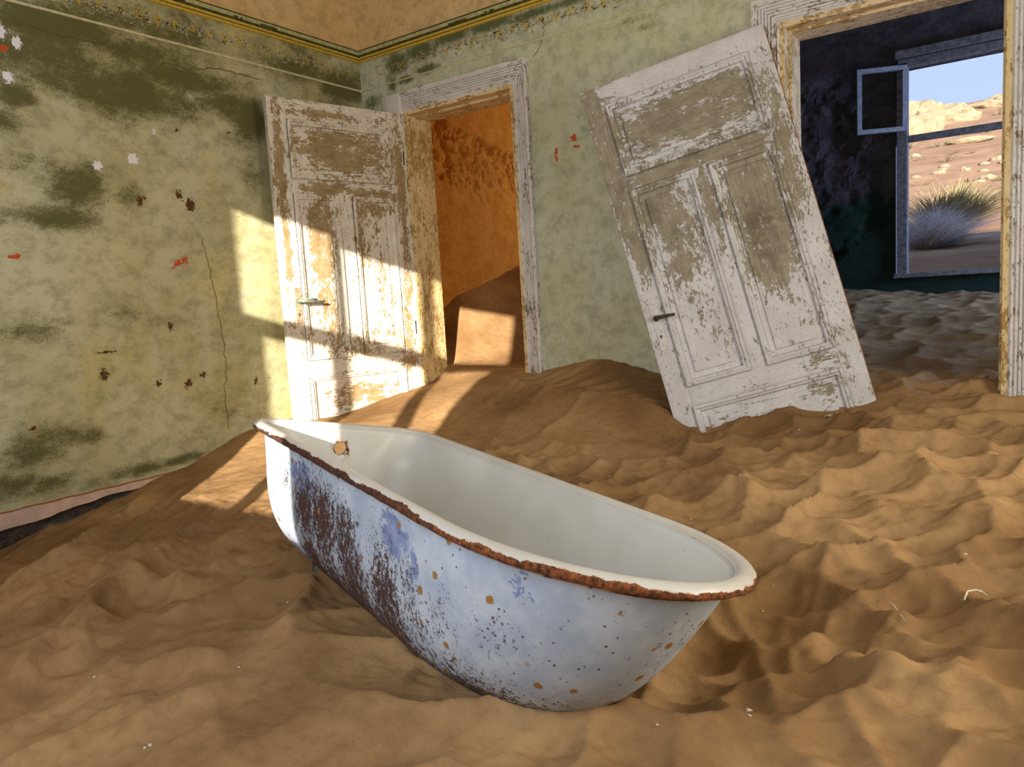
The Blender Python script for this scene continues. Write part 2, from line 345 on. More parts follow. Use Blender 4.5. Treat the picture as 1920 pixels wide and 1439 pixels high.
def blobs(u, z, L, asp=1.0):
    m_ = np.zeros_like(u)
    for b in L: m_ = np.maximum(m_, b[4] * np.exp(-(((u - b[0]) / b[2]) ** 2 + ((z - b[1]) / b[3]) ** 2)))
    return m_
def pxl(L, ax, k):           # photo spots put where they lie on the wall plane
    return [(hit(a[0], a[1], ax, 0)[k], hit(a[0], a[1], ax, 0)[2], a[2], a[3], a[4]) for a in L]
mouldL = pxl([(60, 100, .5, .12, .75), (160, 150, .35, .14, .7), (260, 190, .3, .12, .75), (350, 150, .3, .08, .7), (230, 90, .4, .07, .6), (90, 50, .4, .1, .8), (255, 160, .1, .07, 1.0), (430, 200, .2, .08, .65),
              (470, 230, .12, .16, .95), (560, 130, .3, .06, .65), (640, 160, .2, .1, .8), (150, 350, .16, .13, .95), (110, 410, .22, .06, .95), (60, 300, .25, .06, .55), (165, 330, .10, .10, .9), (240, 370, .12, .08, .6), (210, 300, .12, .1, .5), (470, 330, .10, .15, .8), (430, 190, .1, .05, .8),
              (60, 620, .25, .05, .75), (130, 608, .22, .05, .65), (230, 590, .2, .05, .5), (320, 600, .2, .06, .5), (470, 600, .2, .1, .45), (60, 850, .18, .10, 1.0), (110, 820, .16, .07, .9), (160, 820, .14, .06, .85), (100, 905, .2, .06, .8), (20, 910, .18, .08, .95), (180, 905, .1, .05, .7),
              (270, 880, .16, .035, 1.0), (340, 862, .2, .03, .95), (220, 890, .12, .04, .8), (420, 780, .25, .1, .3), (40, 180, .1, .06, 1.0), (10, 230, .1, .05, .8), (300, 60, .4, .06, .5), (530, 480, .1, .2, .35)], 0, 1)
whiteL = pxl([(183, 311, .022, .026, 1.2), (249, 297, .03, .028, 1.2), (15, 145, .022, .026, 1.2), (31, 80, .022, .028, 1.2), (2, 60, .02, .03, 1.2), (288, 247, .012, .016, .8)], 0, 1)
brownL = pxl([(336, 366, .02, .035, .9), (357, 384, .035, .035, 1.1), (262, 378, .02, .035, .9), (320, 613, .02, .035, .85), (195, 703, .03, .045, .85), (355, 718, .03, .03, .8), (297, 719, .03, .025, .8), (380, 703, .04, .02, .75), (350, 722, .02, .04, .7), (200, 660, .06, .006, .9), (480, 715, .03, .05, .6),
              (62, 803, .03, .012, .9), (272, 372, .02, .02, .8), (330, 244, .03, .03, .62), (427, 250, .03, .02, .6)], 0, 1)
redL = pxl([(27, 480, .04, .015, .95), (335, 493, .04, .02, .85), (347, 487, .025, .025, .8), (4, 90, .035, .02, 1.0), (325, 500, .02, .02, .7)], 0, 1)
def attrL(u, z):
    y = -u
    s = blobs(y, z, mouldL) * 1.0 + .06 + (fbm(np.stack([y * 4, z * 7], 1), 5, 3) - .5) * 1.0
    s = s + sstep(.8, 1.4, z) * .42 + sstep(-.3, -.8, z) * .0
    return np.stack([s * 1.0, blobs(y, z, whiteL), blobs(y, z, brownL), blobs(y, z, redL)], 1)
mouldB = pxl([(745, 120, .10, .07, 1.0), (790, 95, .12, .05, 1.1), (850, 65, .16, .045, 1.1), (920, 45, .2, .035, 1.1), (1000, 25, .2, .03, 1.0), (735, 160, .06, .07, 1.0), (760, 150, .09, .03, 1.2), (800, 130, .12, .03, 1.1), (1060, 5, .2, .03, .8), (1070, 185, .07, .07, .45), (1060, 400, .09, .09, .4),
              (1180, 40, .12, .03, .6), (1210, 50, .1, .02, .7), (700, 190, .1, .06, .8), (1100, 240, .06, .04, .5), (1065, 450, .12, .05, .3), (1130, 590, .2, .1, .2)], 1, 0)
redB = pxl([(1043, 284, .016, .03, .95), (1076, 259, .025, .022, 1.1), (1081, 275, .03, .016, .9), (1044, 297, .018, .02, .95)], 1, 0)
def attrB(x, z):
    s = blobs(x, z, mouldB) + (fbm(np.stack([x * 4, z * 6], 1), 5, 5) - .5) * .55 + sstep(1.44, 1.5, z) * .25
    return np.stack([s, np.zeros_like(x), np.zeros_like(x), blobs(x, z, redB)], 1)
ZC = 1.628; ZT = 2.7; TH = .22
S = lambda o: tag(o, kind='structure')
S(wallgrid('wall_left', (0, 0, 0), (0, -1, 0), (1, 0, 0), (0, 4.42), (-.818, ZC), [], .25, M['wall'], .016, attrL))
S(wallgrid('wall_left_base', (-.012, 0, 0), (0, -1, 0), (1, 0, 0), (-.0, 4.42), (-1.35, -.818), [], .2, M['rubble'], .02, None, None,
           lambda u, z: (fbm(np.stack([u * 12, z * 12], 1), 4, 9) - .5) * .05 - .012))
def attrU(u, z): return np.stack([(fbm(np.stack([u * 2.2, z * 2.2], 1), 5, 8) - .62) * 1.1, z * 0, z * 0, z * 0], 1)
S(wallgrid('wall_left_upper', (0, 0, 0), (0, -1, 0), (1, 0, 0), (0, 4.42), (ZC, ZT), [], .25, M['upper'], .04, attrU))
D1 = (.37, 1.238, -1.5, 1.238); D2 = (2.752, 3.66, -1.5, 1.197)
wb = S(wallgrid('wall_back', (0, 0, 0), (1, 0, 0), (0, -1, 0), (0, 5.2), (-1.35, ZC), [D1, D2], TH, M['wall_b'], .018, attrB))
S(wallgrid('wall_back_upper', (0, 0, 0), (1, 0, 0), (0, -1, 0), (0, 5.2), (ZC, ZT), [], TH, M['upper'], .04, attrU))
# wall behind the camera with its window, right wall with an opening added for the fill lamp
qx = lambda q: q + .56 * 4.46
hz = lambda h: h + .31 * 4.46
W0 = (qx(-.75), qx(1.12), hz(-1.5), hz(.36))
S(wallgrid('wall_front', (0, -4.42, 0), (1, 0, 0), (0, 1, 0), (-.25, 5.2), (-1.35, ZT), [W0], .07, M['plasterwhite'], .5))
S(wallgrid('wall_right', (5.2, 0, 0), (0, 1, 0), (-1, 0, 0), (-4.42, 0), (-1.35, ZT), [(-2.9, -1.1, -1.5, 1.4)], .2, M['plasterwhite'], .5))
fw = empty('window_2'); S(fw)
holes = [(qx(-.615), qx(-.095), hz(-.333), hz(.262)), (qx(-.043), qx(.40), hz(-.325), hz(.195)), (qx(.47), qx(1.0), hz(-.325), hz(.195)),
         (qx(-.545), qx(-.143), hz(-1.42), hz(-.437)), (qx(-.056), qx(.385), hz(-1.42), hz(-.437)), (qx(.49), qx(.93), hz(-1.42), hz(-.437))]
wallgrid('window_frame', (0, -4.445, 0), (1, 0, 0), (0, 1, 0), (W0[0], W0[1]), (W0[2], W0[3]), holes, .03, M['greywood'], .5, None, fw)
pq = [(.96, -.437), (.86, -.52), (.72, -.78), (.675, -.92), (.675, -1.45), (.96, -1.45)]; V = [(qx(q_), -4.44 - d, hz(h_)) for d in (0, .02) for q_, h_ in pq]
pmesh('board', V, [tuple(range(6))[::-1], tuple(range(6, 12))] + [(i, (i + 1) % 6, 6 + (i + 1) % 6, 6 + i) for i in range(6)], M['greywood'], fw)  # unseen piece added to cut the sun patch along a slanted edge
# passage room behind doorway one
def attrO(u, z): return np.zeros((len(u), 4))
zb = lambda y: 1.333 + .02 * y
def dispO(u, z):
    y = u; n_ = fbm(np.stack([y * 5, z * 5], 1), 5, 4); n2 = fbm(np.stack([y * 22, z * 22], 1), 4, 6)
    band = sstep(-.02, .03, 1.36 - .15 * (y - .8) + (n_ - .5) * .12 - z) * sstep(-.30, .1, z - 1.02 + (n_ - .5) * .5)
    return -band * (.012 + .05 * np.clip(n2 - .42, 0, 1)) * 2.0 - .006 * (n2 - .5)
S(wallgrid('wall_passage_left', (0, TH, 0), (0, 1, 0), (1, 0, 0), (0, 4.0), (-1.35, ZT), [], .25, M['orange'], .018, None, None, dispO))
S(wallgrid('wall_passage_far', (-.25, 4.22, 0), (1, 0, 0), (0, -1, 0), (0, 2.0), (-1.35, ZT), [], .2, M['orange'], .3))
S(wallgrid('wall_divider', (1.75, TH, 0), (0, 1, 0), (-1, 0, 0), (0, 4.0), (-1.35, ZT), [], .15, M['orange'], .3))
# second room with its far window
YF = 3.3
def dispD(u, z):
    n_ = fbm(np.stack([u * 3, z * 4], 1), 5, 14); n2 = fbm(np.stack([u * 14, z * 14], 1), 4, 16)
    return (-np.clip(n_ - .5, 0, 1) * .25 - .05 * n2) * sstep(.25, .6, z + (n_ - .5)) * sstep(1.75, 1.6, z + 0 * u) * sstep(2.9, 2.75, u + 0 * z)
W1 = (2.835, 4.45, .0, 1.70)
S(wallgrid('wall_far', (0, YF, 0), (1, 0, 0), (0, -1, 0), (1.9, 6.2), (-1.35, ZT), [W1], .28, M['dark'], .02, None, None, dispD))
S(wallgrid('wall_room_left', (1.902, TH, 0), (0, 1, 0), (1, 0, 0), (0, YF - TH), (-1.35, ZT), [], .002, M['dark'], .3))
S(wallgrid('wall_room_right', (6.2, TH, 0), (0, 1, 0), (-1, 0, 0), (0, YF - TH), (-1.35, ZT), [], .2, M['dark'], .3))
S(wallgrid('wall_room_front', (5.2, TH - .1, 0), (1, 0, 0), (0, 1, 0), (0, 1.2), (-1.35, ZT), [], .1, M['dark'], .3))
mb = MB(); mb.box((-.25, -4.49, ZT), (6.4, 4.42, ZT + .12)); S(mb.build('ceiling', M['ceiling']))
mb = MB(); mb.box((5.4, -4.49, -1.0), (7.6, -4.4, ZT)); mb.box((7.6, -4.49, -1.0), (7.7, 0, ZT)); mb.box((5.4, -4.49, ZT), (7.7, 0, ZT + .1)); mb.box((5.4, -4.49, -1.1), (7.7, .12, -1.0)); mb.box((5.4, 0, -1.0), (7.7, .1, ZT))
S(mb.build('added_sun_block', M['plasterwhite']))  # unseen box added to keep the sun out of the right opening

# painted line, frieze, cornice, cracks
mb = MB(); mb.box((0, -4.42, 1.436), (.004, 0, 1.448)); mb.box((0, -.004, 1.437), (5.2, 0, 1.445)); S(mb.build('trim_1', M['line']))
def cornice(name, A, B_, out):
    prof = [(.0, 1.622, 0), (.014, 1.624, 0), (.020, 1.632, 0), (.014, 1.639, 1), (.022, 1.643, 0), (.024, 1.650, 0), (.030, 1.656, 1), (.026, 1.662, 1), (.020, 1.668, 1), (.020, 1.678, 2), (.024, 1.688, 2), (.014, 1.700, 1), (.0, 1.702, 1)]
    A, B_, out = map(lambda t: np.array(t, float), (A, B_, out)); dr = (B_ - A) / np.linalg.norm(B_ - A); V = []; F = []; mi = []
    K = 300; fz = fbm(np.stack([np.arange(K + 1) * .05, np.arange(K + 1) * 0.], 1), 4, 77)
    for k in range(K + 1):
        for d, z, m_ in prof:
            p = A + (B_ - A) * k / K + out * d; 
            if k == 0: p = p + dr * d
            V.append((p[0], p[1], z))
    n = len(prof)
    for k in range(K):
        for i in range(n - 1): F.append((k * n + i, (k + 1) * n + i, (k + 1) * n + i + 1, k * n + i + 1)); mi.append(prof[i + 1][2] if prof[i + 1][2] != 2 else (1 if fz[k] > .52 + .06 * (i - 7) else 2))
    return S(pmesh(name, V, F, [M['gold'], M['olive'], M['palegreen']], None, False, None, mi))
cornice('trim_2', (0, 0, 0), (5.2, 0, 0), (0, -1, 0)); cornice('trim_3', (0, 0, 0), (0, -4.42, 0), (1, 0, 0))

def stroke(mb, pts, w_, f, m_=0):
    """ribbon of width w_ on a plane; f maps (u,z) to 3-D"""
    V = []
    for i, p in enumerate(pts):
        a = np.array(pts[max(i - 1, 0)]); b = np.array(pts[min(i + 1, len(pts) - 1)]); t = (b - a) / (np.linalg.norm(b - a) + 1e-9)
        ww = w_ * (.35 if i in (0, len(pts) - 1) else 1); n_ = np.array([-t[1], t[0]]) * ww / 2; p = np.array(p)
        V += [f(*(p + n_)), f(*(p - n_))]
    mb.add(V, [(2 * i, 2 * i + 1, 2 * i + 3, 2 * i + 2) for i in range(len(pts) - 1)], m_)
def frieze(parent_name, f, u0, u1, dens):
    mb = MB(); u = u0
    while u < u1:
        d = dens(u)
        cx, cz = u, 1.535
        for k in range(11):
            if random.random() > d: continue
            a = random.uniform(-1.2, 1.2) + (math.pi if random.random() < .5 else 0); L = random.uniform(.018, .04); ox, oz = random.gauss(0, .028), random.gauss(0, .022)
            c_ = random.uniform(-.5, .5); pts = [(cx + ox + L * (t - .5) * math.cos(a + c_ * t), cz + oz + L * (t - .5) * math.sin(a + c_ * t)) for t in (0, .33, .66, 1)]
            stroke(mb, pts, .0055, f, 0)
        for k in range(8):        # curls of the leaf outline
            if random.random() > d * .8: continue
            r = random.uniform(.008, .02); a0 = random.uniform(0, 6.28); ox, oz = random.gauss(0, .03), random.gauss(0, .02)
            stroke(mb, [(cx + ox + r * math.cos(a0 + t), cz + oz + r * math.sin(a0 + t)) for t in (0, .7, 1.4, 2.1, 2.8)], .0045, f, 0)
        for r_ in range(5):       # bunch of grapes
            for k in range(4 - abs(r_ - 1)):
                if random.random() > d * .75: continue
                gx, gz = cx + .055 + (k - (3 - abs(r_ - 1)) / 2) * .0095, cz + .02 - r_ * .011; R_ = .0052
                mb.add([f(gx + R_ * math.cos(t * math.pi / 3), gz + R_ * math.sin(t * math.pi / 3)) for t in range(6)], [(0, 1, 2, 3, 4, 5)], 1)
        u += .098
    return mb
o = frieze('b', lambda u, z: (u, -.0025, z), .22, 5.1, lambda u: .45 if u < .5 else 1).build('vine_border', [M['leaf'], M['grape']], wb); o['kind'] = 'stuff'; o.location.z = 0
wl = bpy.data.objects['wall_left']
o = frieze('l', lambda u, z: (.0025, -u, z), .1, 4.3, lambda u: .5 if u < .8 else .8).build('vine_border', [M['leaf'], M['grape']], wl); o['kind'] = 'stuff'
def crack(pts, ax, parent, w_=.0035):
    P = [hit(px, py, ax, 0) for px, py in pts]; P2 = []
    for a, b in zip(P[:-1], P[1:]):
        for t in np.linspace(0, 1, 7)[:-1]: q = a + (b - a) * t; j = 1.5 - ax; P2.append((q[1 if ax == 0 else 0] + random.gauss(0, .004), q[2] + random.gauss(0, .004)))
    f = (lambda u, z: (.002, u, z)) if ax == 0 else (lambda u, z: (u, -.002, z))
    mb = MB(); stroke(mb, P2, w_, f); mb.build('crack', M['crack'], parent)
crack([(380, 445), (384, 470), (394, 505), (397, 525), (404, 555), (408, 590), (419, 640), (424, 690), (420, 730), (426, 790), (430, 810)], 0, wl)
crack([(0, 36), (50, 48), (100, 62), (150, 74), (200, 86), (245, 93)], 0, wl, .005); crack([(290, 112), (325, 123), (370, 130), (410, 128), (450, 140), (500, 153)], 0, wl, .005)
crack([(1022, 55), (1016, 75), (1010, 95), (998, 108)], 1, wb, .003)

# baseboard band: pink plaster with a broken lower edge
ys = np.linspace(-4.42, -.0, 260); lo = -.868 - .05 * (fbm(np.stack([ys * 6, ys * 0], 1), 5, 21) - .35) + .03 * sstep(-1.6, -2.0, ys) - .05 * sstep(-1.85, -2.4, ys) - .06 * sstep(-2.4, -3, ys)
V = []; F = []
for y, l in zip(ys, lo): V += [(.010, y, -.816), (.010, y, l), (-.03, y, l - .01), (-.03, y, -.816)]
for i in range(len(ys) - 1):
    for k in range(4): F.append((4 * i + k, 4 * i + (k + 1) % 4, 4 * i + 4 + (k + 1) % 4, 4 * i + 4 + k))
bb = S(pmesh('baseboard_left', V, F, M['pink']))
mb = MB(); stroke(mb, [(y, -.814 + .002 * math.sin(y * 40)) for y in np.linspace(-4.4, -.6, 120)], .006, lambda u, z: (.0125, u, z)); mb.build('painted_line', M['redline'], bb)

# ------------------------------------------------------------------ door frames
def strip(mb, A, B_, out, nrm, prof, ma, mb_, m_=0):
    A, B_, out, nrm = map(lambda t: np.array(t, float), (A, B_, out, nrm)); dr = (B_ - A) / np.linalg.norm(B_ - A); K = max(2, int(np.linalg.norm(B_ - A) / .03)); n = len(prof); V = []
    for k in range(K + 1):
        for w_, d in prof:
            a = A - dr * ma * w_; b = B_ + dr * mb_ * w_; V.append(a + (b - a) * k / K + out * w_ + nrm * d)
    F = [(k * n + i, (k + 1) * n + i, (k + 1) * n + i + 1, k * n + i + 1) for k in range(K) for i in range(n - 1)]
    F += [tuple(range(n)), tuple(K * n + i for i in range(n))[::-1]]
    mb.add(V, F, m_)
def wearc(o, fn):
    me = o.data; n = len(me.vertices); co = np.empty(n * 3); me.vertices.foreach_get('co', co); A = fn(co.reshape(-1, 3))
    a = me.color_attributes.new('wear', 'FLOAT_COLOR', 'POINT'); a.data.foreach_set('color', A.astype(np.float32).ravel()); return o
def W_(base, amp, seed, fr=3):
    def fn(c):
        n_ = fbm(c * fr, 4, seed); return np.stack([base + (n_ - .5) * amp, c[:, 0] * 0, c[:, 0] * 0, c[:, 0] * 0], 1)
    return fn
def flutes(wd, th=.022, fl=5):
    p = [(0, 0), (0, th * .6), (.008, th * .9), (.016, th * .6), (.022, th * .6)]; a, b = .024, wd - .026; s_ = (b - a) / fl
    for i in range(fl): p += [(a + s_ * i, th), (a + s_ * (i + .62), th), (a + s_ * (i + .72), th * .62), (a + s_ * (i + .95), th * .62)]
    return p + [(wd - .026, th), (wd - .018, th * 1.35), (wd, th * 1.35), (wd, 0)]
def doorframe(name, x0, x1, zt, zbot, wl_, wr_, wt_, flat_left=False):
    r = S(empty(name)); nr = (0, -1, 0)
    mb = MB(); strip(mb, (x0, 0, zbot), (x0, 0, zt + (wt_ if flat_left else 0)), (-1, 0, 0), nr, [(0, 0), (0, .018), (.02, .024), (wl_ - .03, .024), (wl_ - .02, .016), (wl_, .016), (wl_, 0)] if flat_left else flutes(wl_), 0, 0 if flat_left else wt_ / wl_); wearc(mb.build('casing', M['casing'], r), W_(.26, .5, 31))
    mb = MB(); strip(mb, (x1, 0, zbot), (x1, 0, zt), (1, 0, 0), nr, flutes(wr_), 0, wt_ / wr_); wearc(mb.build('casing', M['casing'], r), W_(.22, .4, 33))
    mb = MB(); strip(mb, (x0, 0, zt), (x1, 0, zt), (0, 0, 1), nr, flutes(wt_), 0 if flat_left else wl_ / wt_, wr_ / wt_); wearc(mb.build('casing_header', M['casing_h'], r), W_(.2, .5, 35))
    def board(nm, a, b, mt, ax):
        mb = MB(); K = 60
        a = np.array(a); b = np.array(b)
        for k in range(K):
            lo_ = a.copy(); hi = b.copy(); lo_[ax] = a[ax] + (b[ax] - a[ax]) * k / K; hi[ax] = a[ax] + (b[ax] - a[ax]) * (k + 1) / K; mb.box(lo_, hi)
        # merge the slices so no inner faces remain
        o = mb.build(nm, mt, r); bm = bmesh.new(); bm.from_mesh(o.data); bmesh.ops.remove_doubles(bm, verts=bm.verts[:], dist=1e-5)
        seen = {}
        for f in bm.faces: seen.setdefault(tuple(sorted(v.index for v in f.verts)), []).append(f)
        bmesh.ops.delete(bm, geom=[f for L_ in seen.values() if len(L_) > 1 for f in L_], context='FACES'); bm.to_mesh(o.data); bm.free()
        return wearc(o, W_(.38, .55, 41))
    board('jamb', (x0 - .002, -.012, zbot), (x0 + .022, TH + .005, zt), M['jamb'], 2); board('jamb', (x1 - .022, -.012, zbot), (x1 + .002, TH + .005, zt), M['jamb'], 2)
    board('head_jamb', (x0 + .022, -.012, zt - .022), (x1 - .022, TH + .005, zt + .002), M['jamb_h'], 0)
    board('door_stop', (x0 + .022, .06, zbot), (x0 + .034, TH, zt - .022), M['jamb'], 2); board('door_stop', (x1 - .034, .06, zbot), (x1 - .022, TH, zt - .022), M['jamb'], 2)
    board('door_stop', (x0 + .034, .06, zt - .034), (x1 - .034, TH, zt - .022), M['jamb_h'], 0)
    return r
f1 = doorframe('door_1', .37, 1.238, 1.238, -1.05, .165, .106, .122, True)
f2 = doorframe('door_2', 2.752, 3.66, 1.197, -1.05, .124, .124, .122)
for zz in (.9, -.2):
    mb = MB(); mb.tube([(.362, -.03, zz), (.362, -.03, zz + .09)], .008, 8); mb.build('hinge', M['iron'], f1)

# ------------------------------------------------------------------ panel doors
def leaf(name, Wd, Hh, cols, rows, mats, wearfn, T=.038):
    """local x across, z = -v (down from the top edge), front face at y=0 facing -y."""
    r = bpy.data.objects.new(name, None); link(r)
    mv, mh = mats
    def slab(nm, u0, u1, v0, v1, mt, front=.0):
        us = lines(u0, u1, .014, []); vs = lines(v0, v1, .014, []); nu = len(us); bev = .003
        V = []; F = []
        for v in vs:
            for u in us:
                e = min(u - u0, u1 - u, v - v0, v1 - v); V.append((u, front + (bev if e < 1e-6 else 0), -v))
        nv = len(vs)
        for j in range(nv - 1):
            for i in range(nu - 1): a = j * nu + i; F.append((a, a + nu, a + nu + 1, a + 1))
        b = len(V); V += [(u0, T, -v0), (u1, T, -v0), (u1, T, -v1), (u0, T, -v1)]
        F.append((b, b + 1, b + 2, b + 3))
        top = [i for i in range(nu)]; bot = [(nv - 1) * nu + i for i in range(nu)]; lf = [j * nu for j in range(nv)]; rt = [j * nu + nu - 1 for j in range(nv)]
        F += [tuple(top + [b + 1, b]), tuple(bot[::-1] + [b + 3, b + 2]), tuple(lf[::-1] + [b, b + 3]), tuple(rt + [b + 2, b + 1])]
        o = pmesh(nm, V, F, mt, r)
        wearc(o, lambda c: wearfn(c[:, 0], -c[:, 2])); return o
    def panel(nm, u0, u1, v0, v1):
        rings = [(0, -.005), (.005, -.013), (.014, -.014), (.022, -.006), (.030, -.004), (.036, .012), (.060, .015), (.064, .006), (.070, .005)]
        V = []; F = []; nuu = max(3, int((u1 - u0) / .014)); nvv = max(3, int((v1 - v0) / .014)); n = 2 * (nuu + nvv)
        for ins, d in rings:
            a0, a1, b0, b1 = u0 + ins, u1 - ins, v0 + ins, v1 - ins
            for i in range(nuu): V.append((a0 + (a1 - a0) * i / nuu, d, -b0))
            for i in range(nvv): V.append((a1, d, -(b0 + (b1 - b0) * i / nvv)))
            for i in range(nuu): V.append((a1 - (a1 - a0) * i / nuu, d, -b1))
            for i in range(nvv): V.append((a0, d, -(b1 - (b1 - b0) * i / nvv)))
        for k in range(len(rings) - 1):
            for i in range(n): F.append((k * n + i, (k + 1) * n + i, (k + 1) * n + (i + 1) % n, k * n + (i + 1) % n))
        # split at ring 5: moulding frame and raised panel become two meshes
        cut = 5 * n
        fm = [f for f in F if min(f) < cut]; fp = [f for f in F if min(f) >= cut]
        Vm = V[:6 * n]; o1 = pmesh('panel_moulding', Vm, fm, mv, None); 
        Vp = V[5 * n:]; fp = [tuple(i - 5 * n for i in f) for f in fp]
        ins, d = rings[-1]; a0, a1, b0, b1 = u0 + ins, u1 - ins, v0 + ins, v1 - ins; b = len(Vp)
        for j in range(nvv + 1):
            for i in range(nuu + 1): Vp.append((a0 + (a1 - a0) * i / nuu, d, -(b0 + (b1 - b0) * j / nvv)))
        for j in range(nvv):
            for i in range(nuu): a = b + j * (nuu + 1) + i; fp.append((a, a + nuu + 1, a + nuu + 2, a + 1))
        b = len(Vp); Vp += [(u0, T - .01, -v0), (u1, T - .01, -v0), (u1, T - .01, -v1), (u0, T - .01, -v1)]; fp.append((b, b + 1, b + 2, b + 3))
        o2 = pmesh('panel', Vp, fp, mv if (v1 - v0) > (u1 - u0) else mh, r)
        o1.location.z -= ZO; o1.parent = o2
        for o in (o1, o2): wearc(o, lambda c: wearfn(c[:, 0], -c[:, 2]))
    s = cols[0]
    slab('stile', 0, s, 0, Hh, mv); slab('stile', Wd - s, Wd, 0, Hh, mv)
    vprev = 0
    names = ['top_rail', 'frieze_rail', 'lock_rail', 'bottom_rail']
    for k, (v0, v1) in enumerate(rows): slab(names[k], s, Wd - s, vprev, v0, mh); vprev = v1
    slab(names[3], s, Wd - s, vprev, Hh, mh)
    slab('muntin', cols[1], cols[2], rows[1][0], rows[1][1], mv)
    panel('panel', s, Wd - s, *rows[0]); panel('panel', s, cols[1], *rows[1]); panel('panel', cols[2], Wd - s, *rows[1]); panel('panel', s, Wd - s, *rows[2])
    return r
def wear_from(L, G, base, amp, seed):
    def fn(u, v):
        w_ = base + (fbm(np.stack([u * 5, v * 2.5], 1), 5, seed) - .5) * amp
        for (a, b, ra, rb, am) in L: w_ = w_ + am * np.exp(-(((u - a) / ra) ** 2 + ((v - b) / rb) ** 2))
        g = np.zeros_like(u)
        for (a, b, ra, rb, am) in G: g = np.maximum(g, am * np.exp(-(((u - a) / ra) ** 2 + ((v - b) / rb) ** 2)))
        return np.stack([np.minimum(w_, .74), g, u * 0, u * 0], 1)
    return fn
lw = wear_from([(.03, .12, .06, .2, .5), (.05, .45, .06, .4, .75), (.07, .85, .05, .15, .5), (.45, .28, .28, .11, 1.0), (.62, .27, .2, .1, .5), (.3, .505, .3, .035, .7), (.6, .5, .2, .03, .5), (.22, .64, .1, .12, .6), (.26, .8, .1, .2, .5), (.24, 1.0, .08, .12, .35), (.27, 1.25, .06, .15, .3),
                (.65, .65, .1, .15, .9), (.65, .9, .1, .25, .8), (.62, 1.1, .1, .1, .5), (.45, .7, .03, .25, .5), (.85, .5, .04, .15, .55), (.83, .75, .05, .15, .35), (.86, .2, .02, .2, .15), (.7, 1.72, .1, .04, .3), (.7, 1.58, .08, .04, .3), (.3, 1.82, .04, .03, .3), (.4, .03, .4, .03, -.2)],
               [(.62, .93, .05, .13, .8), (.68, .88, .05, .1, .7), (.60, .78, .03, .06, .4), (.3, .3, .08, .05, .35), (.5, .27, .1, .04, .3), (.2, .34, .04, .06, .4), (.17, .66, .03, .05, .5), (.78, .46, .05, .02, .35)], .17, .55, 51)
LR = {'o': (1.8749189, -.36567451, .9894943), 'u': (.89833137, .36555749, .24365644), 'v': (.262099938, -.000859781, -.965040353), 'n': (.35256824, -.93078836, .09658496)}
dl = leaf('door_leaf', .90, 2.10, (.10, .415, .485), [(.10, .475), (.545, 1.55), (1.645, 1.96)], (M['door_lean'], M['door_lean_h']), lw)
mm = Matrix.Identity(4); u_, v_, n_ = Vector(LR['u']).normalized(), Vector(LR['v']), Vector(LR['n']).normalized(); v_ = n_.cross(u_).normalized() * 1.0
if v_.dot(Vector(LR['v'])) < 0: v_ = -v_
for i in range(3): mm[i][0] = u_[i]; mm[i][1] = -n_[i]; mm[i][2] = -v_[i]
mm[0][3], mm[1][3], mm[2][3] = LR['o'][0], LR['o'][1], LR['o'][2] + ZO
dl.matrix_world = mm
tag(dl, 'grey-white flaking four-panel door tilted in the sand, leaning against the wall beside the right doorway', 'door')
def mkhandle(r, pu, v0, v1, lv, lend, plate, lever, prong=False):
    mb = MB(); mb.box((pu - .019, -.004, -v1), (pu + .019, .002, -v0), 0, .0015)
    p = mb.build('handle_plate', plate, r)
    mb = MB(); mb.tube([(pu, 0, -lv), (pu, -.035, -lv), (pu + .01, -.045, -lv), (pu + .05, -.047, -lv - .003), (lend, -.045, -lv - .008)], [.011, .010, .010, .008, .007], 10); mb.build('lever', lever, p, True)
    mb = MB(); mb.tube([(pu, .002, -lv), (pu, -.008, -lv)], .015, 12); mb.build('rose', lever, p)
    mb = MB(); kv = (lv + v1) / 2 + .01; mb.box((pu - .003, -.0055, -kv - .012), (pu + .003, -.0035, -kv)); mb.tube([(pu, -.0035, -kv), (pu, -.0057, -kv)], .006, 8); mb.build('keyhole', M['iron'], p)
    if prong:
        mb = MB(); mb.tube([(pu, -.02, -lv + .01), (pu + .03, -.05, -lv + .012), (pu + .10, -.052, -lv + .006)], .006, 8); mb.build('spindle', M['verdigris'], p, True)
    return p
hp = mkhandle(dl, .052, 1.115, 1.345, 1.185, .145, M['plate'], M['iron']); hp['label'] = 'painted lock plate with dark iron lever'
mb = MB(); mb.box((.901, .002, -2.1), (.9035, .036, -.01)); mb.build('bare_edge', M['edge'], dl)
mb = MB(); mb.box((-.004, .012, -1.25), (.0, .026, -1.15)); mb.build('lock_bolt', M['rustplate'], dl)

ow = wear_from([(.46, .28, .25, .10, 1.05), (.4, .07, .25, .03, .5), (.3, .5, .25, .035, .5), (.7, .52, .12, .03, .4), (.28, .66, .08, .12, .8), (.27, .85, .09, .15, .6), (.28, 1.1, .05, .3, .45), (.05, .4, .03, .5, .45), (.05, .9, .03, .3, .45), (.87, .35, .03, .3, .4), (.88, .8, .03, .4, .45), (.85, 1.3, .03, .4, .3), (.55, .8, .04, .2, .55), (.68, .62, .12, .04, .5), (.68, 1.0, .04, .2, .3), (.45, 1.45, .25, .12, .3), (.45, 1.77, .2, .08, .6), (.85, 1.6, .06, .04, .4)],
               [(.25, .7, .06, .06, .3), (.3, .27, .05, .04, .2)], .17, .55, 61)
do = leaf('door_leaf', .92, 2.10, (.115, .41, .505), [(.115, .455), (.54, 1.53), (1.625, 1.96)], (M['door_open'], M['door_open_h']), ow)
dx = Vector((.23382539, .97227861, 0)); mm = Matrix.Identity(4)
for i in range(3): mm[i][0] = dx[i]; mm[i][1] = (-dx[1], dx[0], 0)[i]; mm[i][2] = (0, 0, 1)[i]
